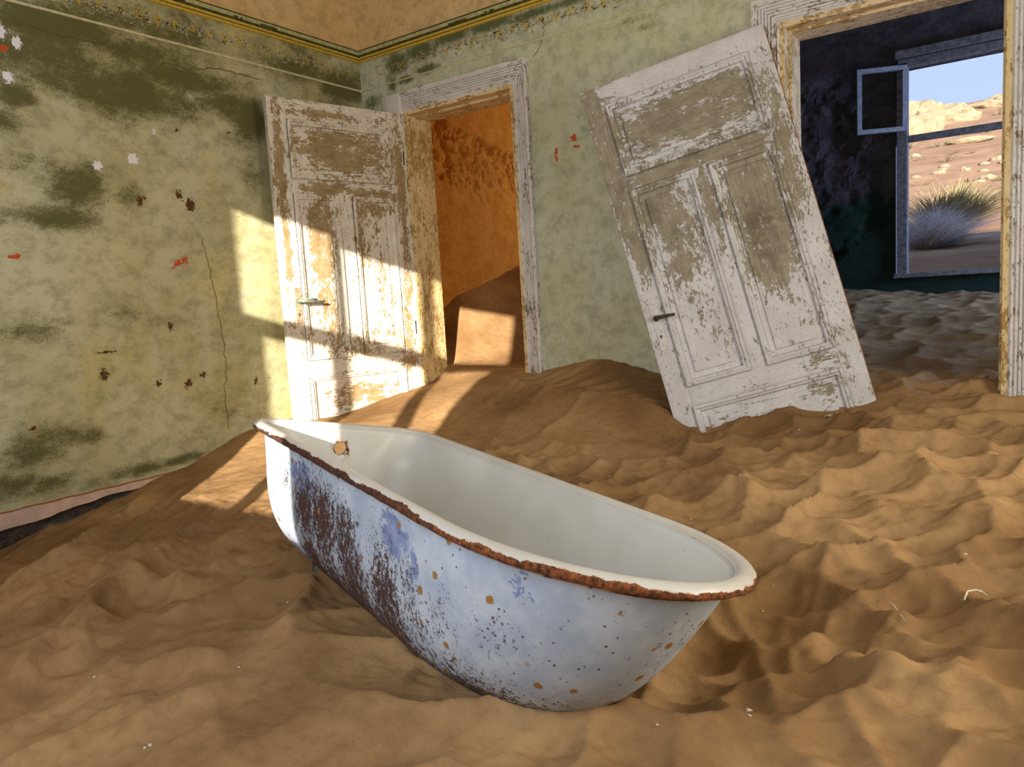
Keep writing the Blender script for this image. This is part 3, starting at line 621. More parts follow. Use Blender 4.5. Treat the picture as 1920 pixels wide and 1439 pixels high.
mm[0][3], mm[1][3], mm[2][3] = .155, -.914, 1.225 + ZO; do.matrix_world = mm
tag(do, 'ochre-stained white four-panel door standing open on its hinges in the left doorway, striped by sunlight', 'door')
hp = mkhandle(do, .085, 1.09, 1.305, 1.17, .235, M['rustplate'], M['verdigris'], True); hp['label'] = 'rusty brown lock plate with green lever'

# ------------------------------------------------------------------ far window
win = S(empty('window_1')); G = M['greywood']; yw = YF + .02
def wb_(nm, a, b, mt=G, par=win, bev=.004):
    mb = MB(); mb.box(a, b, 0, bev); return mb.build(nm, mt, par)
wb_('frame_left', (2.79, YF - .03, -.02), (2.87, YF + .06, 1.70)); wb_('frame_top', (2.80, YF - .03, 1.665), (4.5, YF + .06, 1.73)); wb_('frame_right', (4.42, YF - .03, 0), (4.5, YF + .06, 1.70))
wb_('head_board', (2.78, YF - .045, 1.735), (4.5, YF - .0, 1.80)); wb_('transom', (2.87, YF - .02, 1.075), (4.42, YF + .04, 1.125)); wb_('sill', (2.77, YF - .06, -.025), (4.5, YF + .3, .012))
wb_('frame_bead', (2.782, YF - .034, 0), (2.792, YF - .022, 1.05), M['palewood'])
ls = wb_('mullion', (3.62, YF - .02, 0), (3.69, YF + .04, 1.665))
# hopper casement swung into the room
q = empty('casement', (0, 0, 0), win)
cx0, cx1, cz0, cz1 = 2.60, 2.865, 1.165, 1.68; yy = 3.06; dy = .19
def sashbar(nm, u0, u1, z0, z1):
    mb = MB(); a = np.array([cx1, YF - .03]); b = np.array([2.52, YF - .18]); d = (b - a) / np.linalg.norm(b - a); n2 = np.array([-d[1], d[0]]) * .016
    P = [a + d * u0 - n2, a + d * u1 - n2, a + d * u1 + n2, a + d * u0 + n2]
    mb.add([(p[0], p[1], z) for z in (z0, z1) for p in P], [(0, 3, 2, 1), (4, 5, 6, 7), (0, 1, 5, 4), (1, 2, 6, 5), (2, 3, 7, 6), (3, 0, 4, 7)])
    return mb.build(nm, M['palewood'], q)
LW = math.hypot(cx1 - 2.52, .15)
sashbar('sash_stile', 0, .035, cz0, cz1); sashbar('sash_stile', LW - .035, LW, cz0, cz1); sashbar('sash_rail', .035, LW - .035, cz0, cz0 + .035); sashbar('sash_rail', .035, LW - .035, cz1 - .035, cz1)

# ------------------------------------------------------------------ sand
def tps(pts, sm=1e-4):
    P = np.array(pts, float); X = P[:, :2]; n = len(X)
    K = lambda r: np.where(r > 0, r * r * np.log(r + 1e-12), 0)
    A = np.zeros((n + 3, n + 3)); A[:n, :n] = K(np.linalg.norm(X[:, None] - X[None], axis=2)) + sm * np.eye(n); A[:n, n] = 1; A[:n, n + 1:] = X; A[n, :n] = 1; A[n + 1:, :n] = X.T
    w_ = np.linalg.solve(A, np.concatenate([P[:, 2], [0, 0, 0]]))
    return lambda q: K(np.linalg.norm(q[:, None] - X[None], axis=2)) @ w_[:n] + w_[n] + q @ w_[n + 1:]
thr = [(.37, .1, -.50), (.6, .08, -.46), (.85, .1, -.46), (1.1, .1, -.46), (1.24, .1, -.45), (2.75, .1, -.52), (3.1, .1, -.51), (3.4, .1, -.50), (3.66, .1, -.51)]
main_p = [(0, -2.456, -.991), (0, -2.294, -.948), (0, -2.0, -.906), (0, -1.8, -.855), (0, -1.654, -.812), (0, -1.553, -.803), (0, -1.369, -.747), (0, -1.172, -.687), (0, -.96, -.665), (0, -.5, -.63), (0, -.1, -.60), (0, -3.2, -1.03), (0, -4.4, -1.05),
          (.155, -.914, -.66), (.22, -.643, -.66), (.25, -.52, -.645), (.3, -.3, -.60), (.37, -.02, -.555), (.6, -1.92, -.835), (1.0, -1.9, -.83), (.5, -1.3, -.74), (.7, -.9, -.68), (.9, -.5, -.60), (.7, -.15, -.52),
          (1.24, 0, -.455), (1.344, 0, -.442), (1.49, 0, -.409), (1.708, 0, -.369), (1.907, 0, -.402), (2.096, 0, -.46), (2.3, 0, -.51), (2.6, 0, -.54), (2.75, 0, -.545), (3.1, 0, -.53), (3.66, 0, -.527), (3.78, 0, -.53), (4.4, 0, -.50), (5.2, 0, -.48),
          (1.206, -.14, -.50), (1.423, -.25, -.535), (1.919, -.33, -.551), (2.2, -.36, -.575),
          (2.317, -.367, -.640), (2.379, -.348, -.679), (2.519, -.294, -.674), (2.679, -.233, -.666), (2.79, -.187, -.633), (2.9, -.143, -.602), (3.008, -.101, -.600), (3.072, -.077, -.596), (3.163, -.039, -.562),
          (2.4, -.5, -.69), (2.7, -.45, -.68), (3.0, -.4, -.65), (3.3, -.4, -.60), (1.25, -.75, -.70), (1.7, -.8, -.70), (2.1, -.85, -.70), (1.04, -.654, -.68),
          (1.6, -1.3, -.76), (1.2, -1.3, -.76), (2.2, -1.3, -.76), (2.8, -1.2, -.74), (3.3, -1.0, -.68), (3.8, -.8, -.62), (4.5, -.8, -.58), (3.6, -1.6, -.74), (4.2, -1.6, -.68), (5.0, -1.5, -.62),
          (1.7, -2.5, -.835), (1.65, -2.0, -.84), (2.1, -2.5, -.825), (2.6, -2.6, -.82), (2.95, -2.65, -.80), (2.0, -2.35, -.812), (2.35, -2.48, -.812), (3.15, -2.45, -.80), (3.2, -2.1, -.86), (3.0, -1.8, -.86), (2.3, -2.0, -.88), (2.7, -2.2, -.89),
          (1.1, -2.6, -.90), (.6, -2.6, -.94), (1.0, -3.2, -.95), (2, -3.1, -.90), (3, -3.1, -.86), (3.6, -2.6, -.82), (4.2, -2.6, -.76), (5, -2.6, -.7), (3, -4.2, -.9), (1, -4.2, -1.0), (5, -4.2, -.8), (4, -3.4, -.82)]
pass_p = thr[:5] + [(.37, .23, -.44), (.22, .41, -.44), (.53, .5, -.46), (.35, .45, -.45), (0, .30, -.30), (0, .674, -.073), (0, 1.2, .12), (0, 1.83, .30), (0, 3, .45), (0, 4.2, .5), (.108, .817, -.063), (.43, 1.135, -.162), (.3, .75, -.26), (.7, 1.0, -.30), (.9, .6, -.45), (1.2, .5, -.46),
          (.9, 1.6, -.05), (1.5, 1.5, -.15), (1.2, 2.2, .15), (1.8, 1.0, -.35), (1.8, 2.5, .15), (1, 3.3, .4), (1.8, 4.2, .35)]
room_p = thr[5:] + [(1.9, .3, -.5), (1.9, 1.8, -.28), (1.9, 3.3, -.06), (4.5, .3, -.48), (6.2, .3, -.4), (2.8, 1, -.42), (3.3, 1.0, -.43), (4.0, 1.0, -.42), (2.6, 2, -.27), (3.3, 2, -.28), (4, 2, -.28), (5.5, 2, -.2), (2.4, 3.3, -.09), (2.7, 3.3, -.12), (3.02, 3.3, -.155), (3.3, 3.3, -.175), (3.587, 3.3, -.17), (4.4, 3.3, -.15), (6.2, 3.3, -.1)]
Zm, Zp, Zr = tps(main_p, 2e-4), tps(pass_p, 2e-4), tps(room_p, 2e-4)
def chunk(f, q, k=20000): return np.concatenate([f(q[i:i + k]) for i in range(0, len(q), k)]) if len(q) else np.zeros(0)
def zmac(q):
    q = np.asarray(q, float); z = chunk(Zm, q); t = sstep(-.02, .22, q[:, 1]); s = (q[:, 0] > 1.83)
    a = q[:, 1] > -.02
    if (a & ~s).any(): z[a & ~s] = z[a & ~s] * (1 - t[a & ~s]) + chunk(Zp, q[a & ~s]) * t[a & ~s]
    if (a & s).any(): z[a & s] = z[a & s] * (1 - t[a & s]) + chunk(Zr, q[a & s]) * t[a & s]
    return z
def onsand(px, py):           # march the sight line down to the smooth sand
    v = ray(px, py); t = .3
    ts = np.arange(.5, 9, .01); P = CAM + ts[:, None] * v
    ok = P[:, 2] < zmac(P[:, :2]); i = np.argmax(ok); return P[i] if ok.any() else None
cent = []
for px, py in [(1736, 805), (1610, 811), (1681, 847), (1752, 847), (1626, 915), (1713, 934), (1526, 1015), (1481, 934), (1507, 879), (1468, 895), (1342, 886), (1804, 886), (1891, 931), (1665, 986), (1752, 1008), (1729, 1057), (1642, 1073), (1897, 1047), (1429, 950), (1381, 992), (1329, 957), (1907, 982), (1700, 782),
               (1729, 1157), (1568, 1108), (1639, 1189), (1590, 1237), (1784, 1211), (1746, 1270), (1881, 1292), (1494, 1115), (1316, 1221), (1574, 1292), (1590, 1389), (1703, 1405), (1494, 1324), (1429, 1244), (1817, 1357), (1907, 1389), (1381, 1421), (993, 848), (1040, 859), (1060, 885), (1138, 861), (1230, 853), (1112, 895), (1178, 905), (1217, 887), (1300, 870), (1390, 840), (1420, 870), (1250, 930), (1180, 940), (1300, 1000),
               (554, 1080), (219, 1080), (277, 1128), (164, 1120), (226, 1190), (346, 1237), (383, 1277), (474, 1310), (507, 1357), (102, 1204), (153, 1241), (73, 1310), (18, 1346), (84, 1397), (328, 1365), (456, 1157), (164, 1419), (406, 994), (281, 1016), (187, 1060), (60, 1100), (450, 1060), (330, 1180), (250, 1310), (200, 1370), (330, 1300)]:
    p = onsand(px, py)
    if p is not None: cent.append((p[0], p[1], 1.0))
manual = np.array(cent)
for gx in np.arange(0.1, 6.2, .19):
    for gy in np.arange(-4.35, 3.3, .19):
        x, y = gx + rng.uniform(-.08, .08), gy + rng.uniform(-.08, .08)
        if np.min(np.hypot(manual[:, 0] - x, manual[:, 1] - y)) > .15: cent.append((x, y, rng.uniform(.35, 1.0)))
cent = np.array(cent)
def near_ridge(q, P, h, w1, w2):
    P = np.array(P); lo, hi = P.min(0) - .25, P.max(0) + .25; out = np.zeros(len(q))
    id_ = np.nonzero((q[:, 0] > lo[0]) & (q[:, 0] < hi[0]) & (q[:, 1] > lo[1]) & (q[:, 1] < hi[1]))[0]
    if not len(id_): return out
    a_ = q[id_] + (fbm(q[id_] * 9, 2, 55)[:, None] - .5) * .03; best = np.zeros(len(id_)); L = len(P) - 1
    for i in range(L):
        a = P[i]; d = P[i + 1] - a; tr = ((a_ - a) @ d) / (d @ d); t = np.clip(tr, 0, 1); v = a_ - (a + t[:, None] * d); dist = np.linalg.norm(v, axis=1); s_ = d[0] * v[:, 1] - d[1] * v[:, 0]
        along = (i + t) / L; env = np.clip(np.minimum(along, 1 - along) * 5, 0.15, 1)
        best = np.maximum(best, env * np.exp(-(dist / np.where(s_ > 0, w1, w2)) ** 1.15))
    out[id_] = h * best; return out
CR_L = [[(0, 1299), (73, 1262), (139, 1233), (175, 1208), (255, 1197), (317, 1182)], [(0, 1139), (66, 1117), (146, 1084), (226, 1040), (292, 1033), (365, 1026)], [(47, 1175), (109, 1146), (175, 1106), (255, 1106), (321, 1102)],
        [(29, 1226), (109, 1200), (153, 1175), (204, 1135), (255, 1109)], [(204, 1397), (277, 1357), (350, 1324), (412, 1299), (434, 1284)], [(292, 1280), (346, 1255), (383, 1250), (430, 1255)],
        [(317, 1182), (365, 1146), (401, 1120), (474, 1120), (540, 1135)], [(22, 1434), (91, 1412), (153, 1383), (219, 1350), (292, 1321)]]
CR_R = [[(1594, 915), (1623, 937), (1665, 940), (1717, 960), (1762, 957), (1784, 947)], [(1646, 844), (1671, 863), (1704, 869), (1752, 882)], [(1681, 895), (1736, 892), (1784, 908), (1830, 905), (1875, 879), (1894, 860)], [(1300, 911), (1365, 911), (1461, 908), (1542, 915), (1591, 911)],
        [(1494, 1034), (1545, 1060), (1591, 1066), (1639, 1083), (1704, 1105), (1784, 1108)], [(1687, 1060), (1729, 1091), (1768, 1086), (1804, 1070)], [(1784, 960), (1817, 976), (1865, 982), (1913, 973)], [(1455, 1073), (1500, 1063), (1539, 1073), (1558, 1105), (1591, 1131), (1639, 1150)],
        [(1526, 1244), (1574, 1260), (1623, 1273), (1665, 1279), (1704, 1299), (1736, 1308), (1784, 1302), (1823, 1286)], [(1671, 1150), (1704, 1176), (1752, 1189), (1800, 1186), (1830, 1170)], [(1455, 1366), (1494, 1360), (1526, 1357), (1574, 1360), (1610, 1366), (1652, 1360), (1713, 1360)], [(1830, 1286), (1849, 1305), (1881, 1324), (1920, 1331)],
        [(1700, 800), (1740, 820), (1790, 815), (1830, 795)], [(1640, 700), (1700, 716), (1760, 700), (1830, 715), (1880, 700)]]
CRESTS = []
for h_, w1, w2, LL in ((.026, .075, .022, CR_L), (.020, .045, .022, CR_R)):
    for pl in LL:
        pts_ = [onsand(*p) for p in pl]
        if all(p is not None for p in pts_): CRESTS.append((h_, w1, w2, [tuple(p[:2]) for p in pts_]))
def height(q):
    q = np.asarray(q, float); z = zmac(q); x, y = q[:, 0], q[:, 1]
    # warped cells: hollows with sharp crests between them
    lit_ = sstep(1.5, 1.2, q[:, 0]) * sstep(-2.0, -1.75, q[:, 1]); wv = np.stack([fbm(q * 3.1, 2, 71) - .5, fbm(q * 3.1 + 9, 2, 72) - .5], 1) * .18; qq = q + wv
    left = sstep(1.7, 1.0, x) * sstep(.2, -.6, y)                                 # long diagonal ridges at the left
    def cells(p, cc, sx_, sy_, ang):
        ca, sa = math.cos(ang), math.sin(ang); T = np.array([[ca, sa], [-sa, ca]]).T
        a = (p @ T) / np.array([sx_, sy_]); b = (cc[:, :2] @ T) / np.array([sx_, sy_]); o = []
        for i in range(0, len(a), 8000):
            d = ((a[i:i + 8000, None] - b[None]) ** 2).sum(2) / (.55 + .6 * cc[None, :, 2]); o.append(np.partition(d, 1, axis=1)[:, :2])
        o = np.concatenate(o); return o[:, 0], np.sqrt(o[:, 1]) - np.sqrt(o[:, 0])
    d1, e1 = cells(qq, cent, 1, .9, .3); d2, e2 = cells(qq, cent, 3.0, .8, math.atan2(1, -.6))
    c1 = np.minimum(np.sqrt(d1) / .125, 1.9) ** 2; c2 = np.minimum(np.sqrt(d2) / .085, 1.9) ** 2
    k = c1 * (1 - left) + c2 * left
    lip = (np.exp(-(e1 / .03) ** 1.3) * (1 - left) + np.exp(-(e2 / .03) ** 1.3) * left * .8) * sstep(.25, .6, fbm(q * 2.3, 3, 97))
    sm = 1.0 - .9 * lit_                    # smooth drift along the left wall
    sm *= 1 - .92 * sstep(-1.05, -.75, y + .12 * np.sin(x * 3)) * sstep(2.55, 2.3, x) # the mound
    sm *= 1 - .6 * sstep(1.0, 2.2, x) * sstep(-2.9, -3.1, y) * sstep(3.4, 2.6, x)    # smooth apron in front of the tub
    sm *= 1 - .85 * np.exp(-(((x - 2.35) / .65) ** 2 + ((y + 2.75) / .28) ** 2))
    ps = (y > .15) & (x < 1.83); sm = np.where(ps, .08, sm)
    rm = (y > .1) & (x > 1.83); sm = np.where(rm, .42, sm)
    nearwall = sstep(0, .25, x) * sstep(0, .2, -y) * .6 + .4; nearwall = np.where(y > 0, 1, nearwall)
    amp = .039 * (1 - left) + .025 * left
    z = z + sm * nearwall * (amp * (k - .62) + .010 * lip)
    if 'small' not in globals():
        globals()['small'] = np.array([(gx + rng.uniform(-.045, .045), gy + rng.uniform(-.045, .045)) for gx in np.arange(0, 6.2, .1) for gy in np.arange(-4.4, 3.4, .1)])
    def smallcells(p):
        o = np.empty(len(p)); order = np.lexsort((p[:, 0], np.floor(p[:, 1] / .25))); 
        for i in range(0, len(p), 3000):
            id_ = order[i:i + 3000]; a = p[id_]; lo, hi = a.min(0) - .2, a.max(0) + .2; c_ = small[(small[:, 0] > lo[0]) & (small[:, 0] < hi[0]) & (small[:, 1] > lo[1]) & (small[:, 1] < hi[1])]
            o[id_] = np.sqrt(((a[:, None] - c_[None]) ** 2).sum(2)).min(1) if len(c_) else .05
        return o
    c3 = (smallcells(q + wv * .8) / .06) ** 2; z = z + .010 * sm * nearwall * np.where(left > .5, .4, 1) * (np.minimum(c3, 2.5) - .6) * sstep(.35, .6, fbm(q * 1.7, 3, 95))
    # overlaid wind ripples
    n1 = 1 - np.abs(2 * fbm(np.stack([x * 3.2 + y * 1.6, y * 5.5 - x * 2.0], 1), 4, 81) - 1); z = z + .012 * sm * (n1 ** 3 - .4)
    n3 = 1 - np.abs(2 * fbm(np.stack([x * 7 + y * 3, y * 13 - x * 4], 1), 4, 83) - 1); z = z + .009 * (.12 + .88 * sm) * (n3 ** 4 - .3)
    # ripple fan on the back of the mound
    fan = sstep(1.22, 1.34, x) * sstep(2.6, 2.45, x) * sstep(-.30 - .03, -.24, y + .16 * (x - 1.4) * .6) * sstep(.02, -.03, y)
    ph = (x - .55 * y + .06 * np.sin(y * 9 + x * 3)) / .118; f = ph - np.floor(ph); saw = np.where(f < .7, f / .7, (1 - f) / .3)
    z = z + .016 * fan * (saw ** 1.5 - .5)
    # crest line of the mound and two spurs on its front face
    def ridge(pts, h, w1, w2):
        o = np.zeros(len(q))
        for a, b in zip(pts[:-1], pts[1:]):
            a = np.array(a); b = np.array(b); d = b - a; t = np.clip(((q - a) @ d) / (d @ d), 0, 1); v = q - (a + t[:, None] * d)
            dist = np.linalg.norm(v, axis=1); s_ = d[0] * v[:, 1] - d[1] * v[:, 0]; o = np.maximum(o, np.exp(-dist / np.where(s_ > 0, w1, w2)))
        return h * o
    z = z + ridge([(1.15, -.10), (1.28, -.18), (1.42, -.25), (1.7, -.30), (1.92, -.34), (2.15, -.37), (2.35, -.40)], .03, .05, .07)
    z = z + ridge([(1.80, -.36), (1.82, -.55), (1.78, -.72)], .035, .05, .025) + ridge([(1.5, -.32), (1.45, -.5), (1.5, -.7)], .02, .05, .03) + ridge([(1.25, -.18), (1.2, -.4), (1.15, -.62)], .025, .06, .03)
    # crests around the rounded end of the tub
    z = z + ridge([tuple(onsand(*p)[:2]) for p in ((1330, 1130), (1400, 1180), (1435, 1250), (1445, 1290))], .035, .06, .03)
    z = z + ridge([tuple(onsand(*p)[:2]) for p in ((1500, 1080), (1560, 1110), (1640, 1160), (1700, 1210), (1760, 1260))], .03, .06, .04)
    z = z + ridge([tuple(onsand(*p)[:2]) for p in ((1520, 1230), (1600, 1265), (1700, 1285), (1760, 1310), (1830, 1280))], .03, .05, .03)
    z = z + ridge([tuple(onsand(*p)[:2]) for p in ((0, 1310), (90, 1240), (170, 1160), (260, 1090), (330, 1040))], .03, .05, .03) + ridge([tuple(onsand(*p)[:2]) for p in ((0, 1270), (100, 1230), (200, 1180))], .02, .05, .03)
    z = z + ridge([tuple(onsand(*p)[:2]) for p in ((130, 1370), (210, 1300), (300, 1250), (400, 1255))], .02, .05, .03) + ridge([tuple(onsand(*p)[:2]) for p in ((30, 1250), (160, 1210), (200, 1130), (330, 1100))], .02, .05, .03)
    z = z + .010 * (fbm(q * 9, 3, 90) - .5) + .004 * (fbm(q * 26, 3, 91) - .5)
    for h_, w1, w2, pl in CRESTS:
        z = z + near_ridge(q, pl, h_, w1, w2)
    hollow = np.exp(-(((x - 3.12) / .28) ** 2 + ((y + 2.2) / .35) ** 2)); z = z - .05 * hollow
    return z
def sandgrid(x0, x1, y0, y1, st):
    xs = np.arange(x0, x1 + st * .5, st); ys_ = np.arange(y0, y1 + st * .5, st); X, Y = np.meshgrid(xs, ys_); q = np.stack([X.ravel(), Y.ravel()], 1); z = height(q); n = len(xs)
    jj, ii = np.meshgrid(np.arange(len(ys_) - 1), np.arange(n - 1), indexing='ij'); a = (jj * n + ii).ravel()
    return np.column_stack([q, z]), np.stack([a, a + 1, a + n + 1, a + n], 1)
# main room
V, F = sandgrid(-.02, 5.3, -3.41, .24, .0105)
V2_, F2_ = sandgrid(-.02, 5.3, -4.45, -3.405, .05); F = np.concatenate([F, F2_ + len(V)]); V = np.concatenate([V, V2_])
S(pmesh('floor', V, F.tolist(), M['sand'], None, True))
V, F = sandgrid(-.02, 1.77, .235, 4.25, .025); S(pmesh('floor_passage', V, F.tolist(), M['sand'], None, True))
V, F = sandgrid(1.88, 6.22, .235, 3.45, .018); S(pmesh('floor_second_room', V, F.tolist(), M['sand'], None, True))

# ------------------------------------------------------------------ bathtub
TO = np.array([1.80388666, -2.03400401, -.39086142]); TF = np.array([[.9361, .3268, .1300], [-.3464, .9206, .1801], [-.0609, -.2137, .9750]])
TL_, TW = 1.65, .638
def outl(a, s, b, rr, rc):
    L, h = TL_ - b, TW / 2 - s; o = []; rc = min(rc, h * .95)
    for t in np.linspace(0, h - rc, 7)[:-1]: o.append((a, t))
    for an in np.linspace(0, math.pi / 2, 12): o.append((a + rc - rc * math.cos(an), h - rc + rc * math.sin(an)))
    for t in np.linspace(a + rc, L - rr, 46)[1:-1]: o.append((t, h))
    for an in np.linspace(0, math.pi, 44): o.append((L - rr + rr * math.sin(an), h * math.cos(an)))
    for t in np.linspace(L - rr, a + rc, 46)[1:-1]: o.append((t, -h))
    for an in np.linspace(math.pi / 2, 0, 12): o.append((a + rc - rc * math.cos(an), -(h - rc + rc * math.sin(an))))
    for t in np.linspace(h - rc, 0, 7)[1:-1]: o.append((a, -t))
    return o
def loft(levels):
    V = []; F = []; n = None
    for (w_, a, s, b, rr, rc) in levels:
        L = outl(a, s, b, rr, rc); n = len(L); V += [(u, v, w_) for u, v in L]
    for k in range(len(levels) - 1):
        for i in range(n): F.append((k * n + i, k * n + (i + 1) % n, (k + 1) * n + (i + 1) % n, (k + 1) * n + i))
    return V, F, n
DEP = .43
def side(w_, off):
    """insets at depth w_ (negative): flat end, sides, sloping round end"""
    t = np.clip(-w_ / DEP, 0, 1); s = .030 + off + .050 * t + .17 * t ** 5; a = .030 + off + .05 * t + .13 * t ** 6; b = .030 + off + .25 * t ** 1.15 + .20 * t ** 6
    return (w_, a, s, b, .40 - .06 * t, .095 + (.07 if off else .02) * sstep(0, .3, t))
out_l = [side(-w_, 0) for w_ in np.concatenate([[.006], np.linspace(.02, .36, 26), [.375, .39, .402, .412, .42, .426]])]
out_l += [(-.43, .26, .23, .52, .34, .08), (-.432, .5, .29, .75, .2, .02)]
in_l = [side(-w_, .009) for w_ in np.concatenate([[.006], np.linspace(.02, .35, 22), [.365, .38, .392, .402]])] + [(-.41, .27, .24, .53, .34, .07), (-.412, .5, .295, .75, .2, .02)]
V1, F1, n = loft(out_l); V2, F2, _ = loft(in_l)
base = len(V1); F = [f[::-1] for f in F1] + [tuple(i + base for i in f) for f in F2]; mi = [0] * len(F1) + [1] * len(F2)
F.append(tuple(len(V1) - n + i for i in range(n))); mi.append(0); F.append(tuple(base + len(V2) - n + i for i in range(n))[::-1]); mi.append(1)
for i in range(n): F.append((i, (i + 1) % n, base + (i + 1) % n, base + i)); mi.append(0)
tub = bpy.data.objects.new('bathtub', None); link(tub)
mm = Matrix.Identity(4)
for i in range(3):
    for j in range(3): mm[i][j] = TF[i][j]
    mm[i][3] = TO[i]
mm[2][3] += ZO; tub.matrix_world = mm
tag(tub, 'old white cast iron bathtub with rust-stained rim half sunk in the sand', 'bathtub')
shell = pmesh('shell', V1 + V2, F, [M['tub'], M['enamel']], tub, True, None, mi)
bm = bmesh.new(); bm.from_mesh(shell.data); bmesh.ops.recalc_face_normals(bm, faces=bm.faces[:]); bm.to_mesh(shell.data); bm.free()
mb = MB(); mb.tube([(-.1, 0, -.077), (.2, 0, -.077)], .022, 24); cut = mb.build('cutter', M['tub'], tub)
md = shell.modifiers.new('b', 'BOOLEAN'); md.object = cut; md.operation = 'DIFFERENCE'; md.solver = 'EXACT'
dg = bpy.context.evaluated_depsgraph_get(); dg.update(); nm = bpy.data.meshes.new_from_object(shell.evaluated_get(dg)); shell.modifiers.clear(); shell.data = nm; bpy.data.objects.remove(cut)
nm.polygons.foreach_set('use_smooth', np.ones(len(nm.polygons), bool))
nearP0 = TO - TF[:, 1] * .27
def tpx(L):
    o = []
    for px, py, r_, a in L:
        p = hitpl(px, py, nearP0, TF[:, 1]) - TO; o.append((p @ TF[:, 0], p @ TF[:, 2], r_, a))
    return o
darkT = tpx([(570, 960, .09, .9), (600, 985, .10, .9), (640, 1000, .07, .7), (620, 900, .05, .5), (590, 930, .06, .7), (640, 1050, .10, .8), (700, 1060, .05, .5), (710, 1100, .09, .7), (760, 1120, .07, .6), (720, 1040, .06, .35), (800, 1170, .08, .5), (850, 1200, .08, .3), (540, 900, .03, .6), (560, 1020, .06, .8), (600, 1040, .06, .8), (660, 950, .08, .35), (690, 1000, .06, .3), (770, 1170, .05, .6), (810, 1130, .06, .35), (980, 1250, .1, .3), (900, 1230, .06, .4)])
blueT = tpx([(575, 905, .055, 1.0), (560, 885, .04, .8), (590, 925, .03, .6), (735, 990, .05, .8), (750, 1010, .04, .9), (768, 1015, .03, .8), (775, 1060, .04, .7), (750, 1060, .03, .6), (765, 1090, .03, .5), (945, 1110, .05, .5)])
def tubwear(c):
    u, v, w_ = c[:, 0], c[:, 1], c[:, 2]; R_ = np.full(len(u), .02); B_ = np.zeros(len(u)); G_ = np.zeros(len(u))
    for (a, b, r_, am) in darkT: R_ = np.maximum(R_, .80 * am * np.exp(-(((u - a) / (1.45 * r_)) ** 2 + ((w_ - b) / (r_ * 1.7)) ** 2)) + .02)
    for (a, b, r_, am) in blueT: G_ = np.maximum(G_, am * np.exp(-(((u - a) / r_) ** 2 + ((w_ - b) / (r_ * 1.2)) ** 2)))
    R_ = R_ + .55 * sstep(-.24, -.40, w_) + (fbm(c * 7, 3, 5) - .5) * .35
    ring = np.exp(-(np.hypot(v, w_ + .077) / .034) ** 2) * (u < .2) * .75
    B_ = ring; return np.stack([R_, G_, B_, B_ * 0], 1)
def innwear(c): pass
wearc(shell, tubwear)
# enamel faces use their own reading of the attribute; keep R and G low inside
me = shell.data; inner = set()
for p in me.polygons:
    if p.material_index == 1: inner.update(p.vertices)
for i in inner:
    a = me.color_attributes['wear'].data[i]; c_ = a.color; co = me.vertices[i].co
    a.color = (-.3 + 0 * c_[0], .25 if co.x > 1.2 and co.z > -.12 else 0.05, c_[2] - .05, 0)
# rolled rim
def rimsec():
    P = []
    for t in np.linspace(-.42 * math.pi, 1.12 * math.pi, 15): P.append((.020 - .020 * math.cos(t) if False else .019 - .019 * math.cos(t), -.010 + .014 * math.sin(t)))
    P += [(.041, -.016), (.040, -.03), (.028, -.03), (.026, -.022), (.018, -.021)]
    return P
rs = rimsec(); lv = []
V = []; n0 = None
for (d, z_) in rs:
    L = outl(d, d, d, .412 - d * .6, .125 - d * .9); n0 = len(L); V += [(u, v, z_) for u, v in L]
F = []; K = len(rs)
for k in range(K):
    for i in range(n0): F.append((k * n0 + i, k * n0 + (i + 1) % n0, ((k + 1) % K) * n0 + (i + 1) % n0, ((k + 1) % K) * n0 + i))
V = np.array(V); 
rim = pmesh('rolled_rim', V, F, M['enamel'], tub, True)
bm = bmesh.new(); bm.from_mesh(rim.data); bmesh.ops.recalc_face_normals(bm, faces=bm.faces[:]); bmesh.ops.subdivide_edges(bm, edges=[e for e in bm.edges if e.calc_length() > .014], cuts=1, use_grid_fill=True); bm.to_mesh(rim.data); bm.free()
me = rim.data; co = np.empty(len(me.vertices) * 3); me.vertices.foreach_get('co', co); co = co.reshape(-1, 3)
def outdist(c):      # how far out across the rim (0 at the outer edge)
    h = TW / 2; dv = h - np.abs(c[:, 1]); uu = c[:, 0]; du = uu
    rr = .412; e = np.sqrt(np.clip(((uu - (TL_ - rr)) / rr), 0, 9) ** 2 + (c[:, 1] / h) ** 2); dr = (1 - e) * h
    d = np.where(uu > TL_ - rr, dr, np.minimum(dv, du)); rc = .125
    q1 = (uu < rc) & (np.abs(c[:, 1]) > h - rc); dc = rc - np.hypot(uu - rc, np.abs(c[:, 1]) - (h - rc)); return np.where(q1, dc, d)
od = outdist(co); rag = fbm(co * 16, 5, 6)
rust = sstep(.014, .002, od + (co[:, 2] + .010) * 1.0 + (rag - .5) * .030) 
rust = rust * np.where((co[:, 1] > .1) & (co[:, 0] < 1.3), .35, 1); tip = sstep(.10, .03, co[:, 0]); rust = rust * (1 - .5 * tip)
nrm = np.stack([co[:, 0] * 0, np.sign(co[:, 1]) * 1.0, -.4 + 0 * co[:, 0]], 1)
bump_ = rust * np.clip(fbm(co * 34, 4, 9) - .38, 0, 1) * .014
ctr = np.stack([np.clip(co[:, 0], .3, TL_ - .412), co[:, 1] * 0, co[:, 2] * 0], 1); dd = co - ctr; dd[:, 2] = 0; dd /= np.linalg.norm(dd, axis=1)[:, None] + 1e-9
co = co + dd * bump_[:, None]; me.vertices.foreach_set('co', co.ravel())
inr = sstep(.028, .04, od) * .5
a = me.color_attributes.new('wear', 'FLOAT_COLOR', 'POINT')
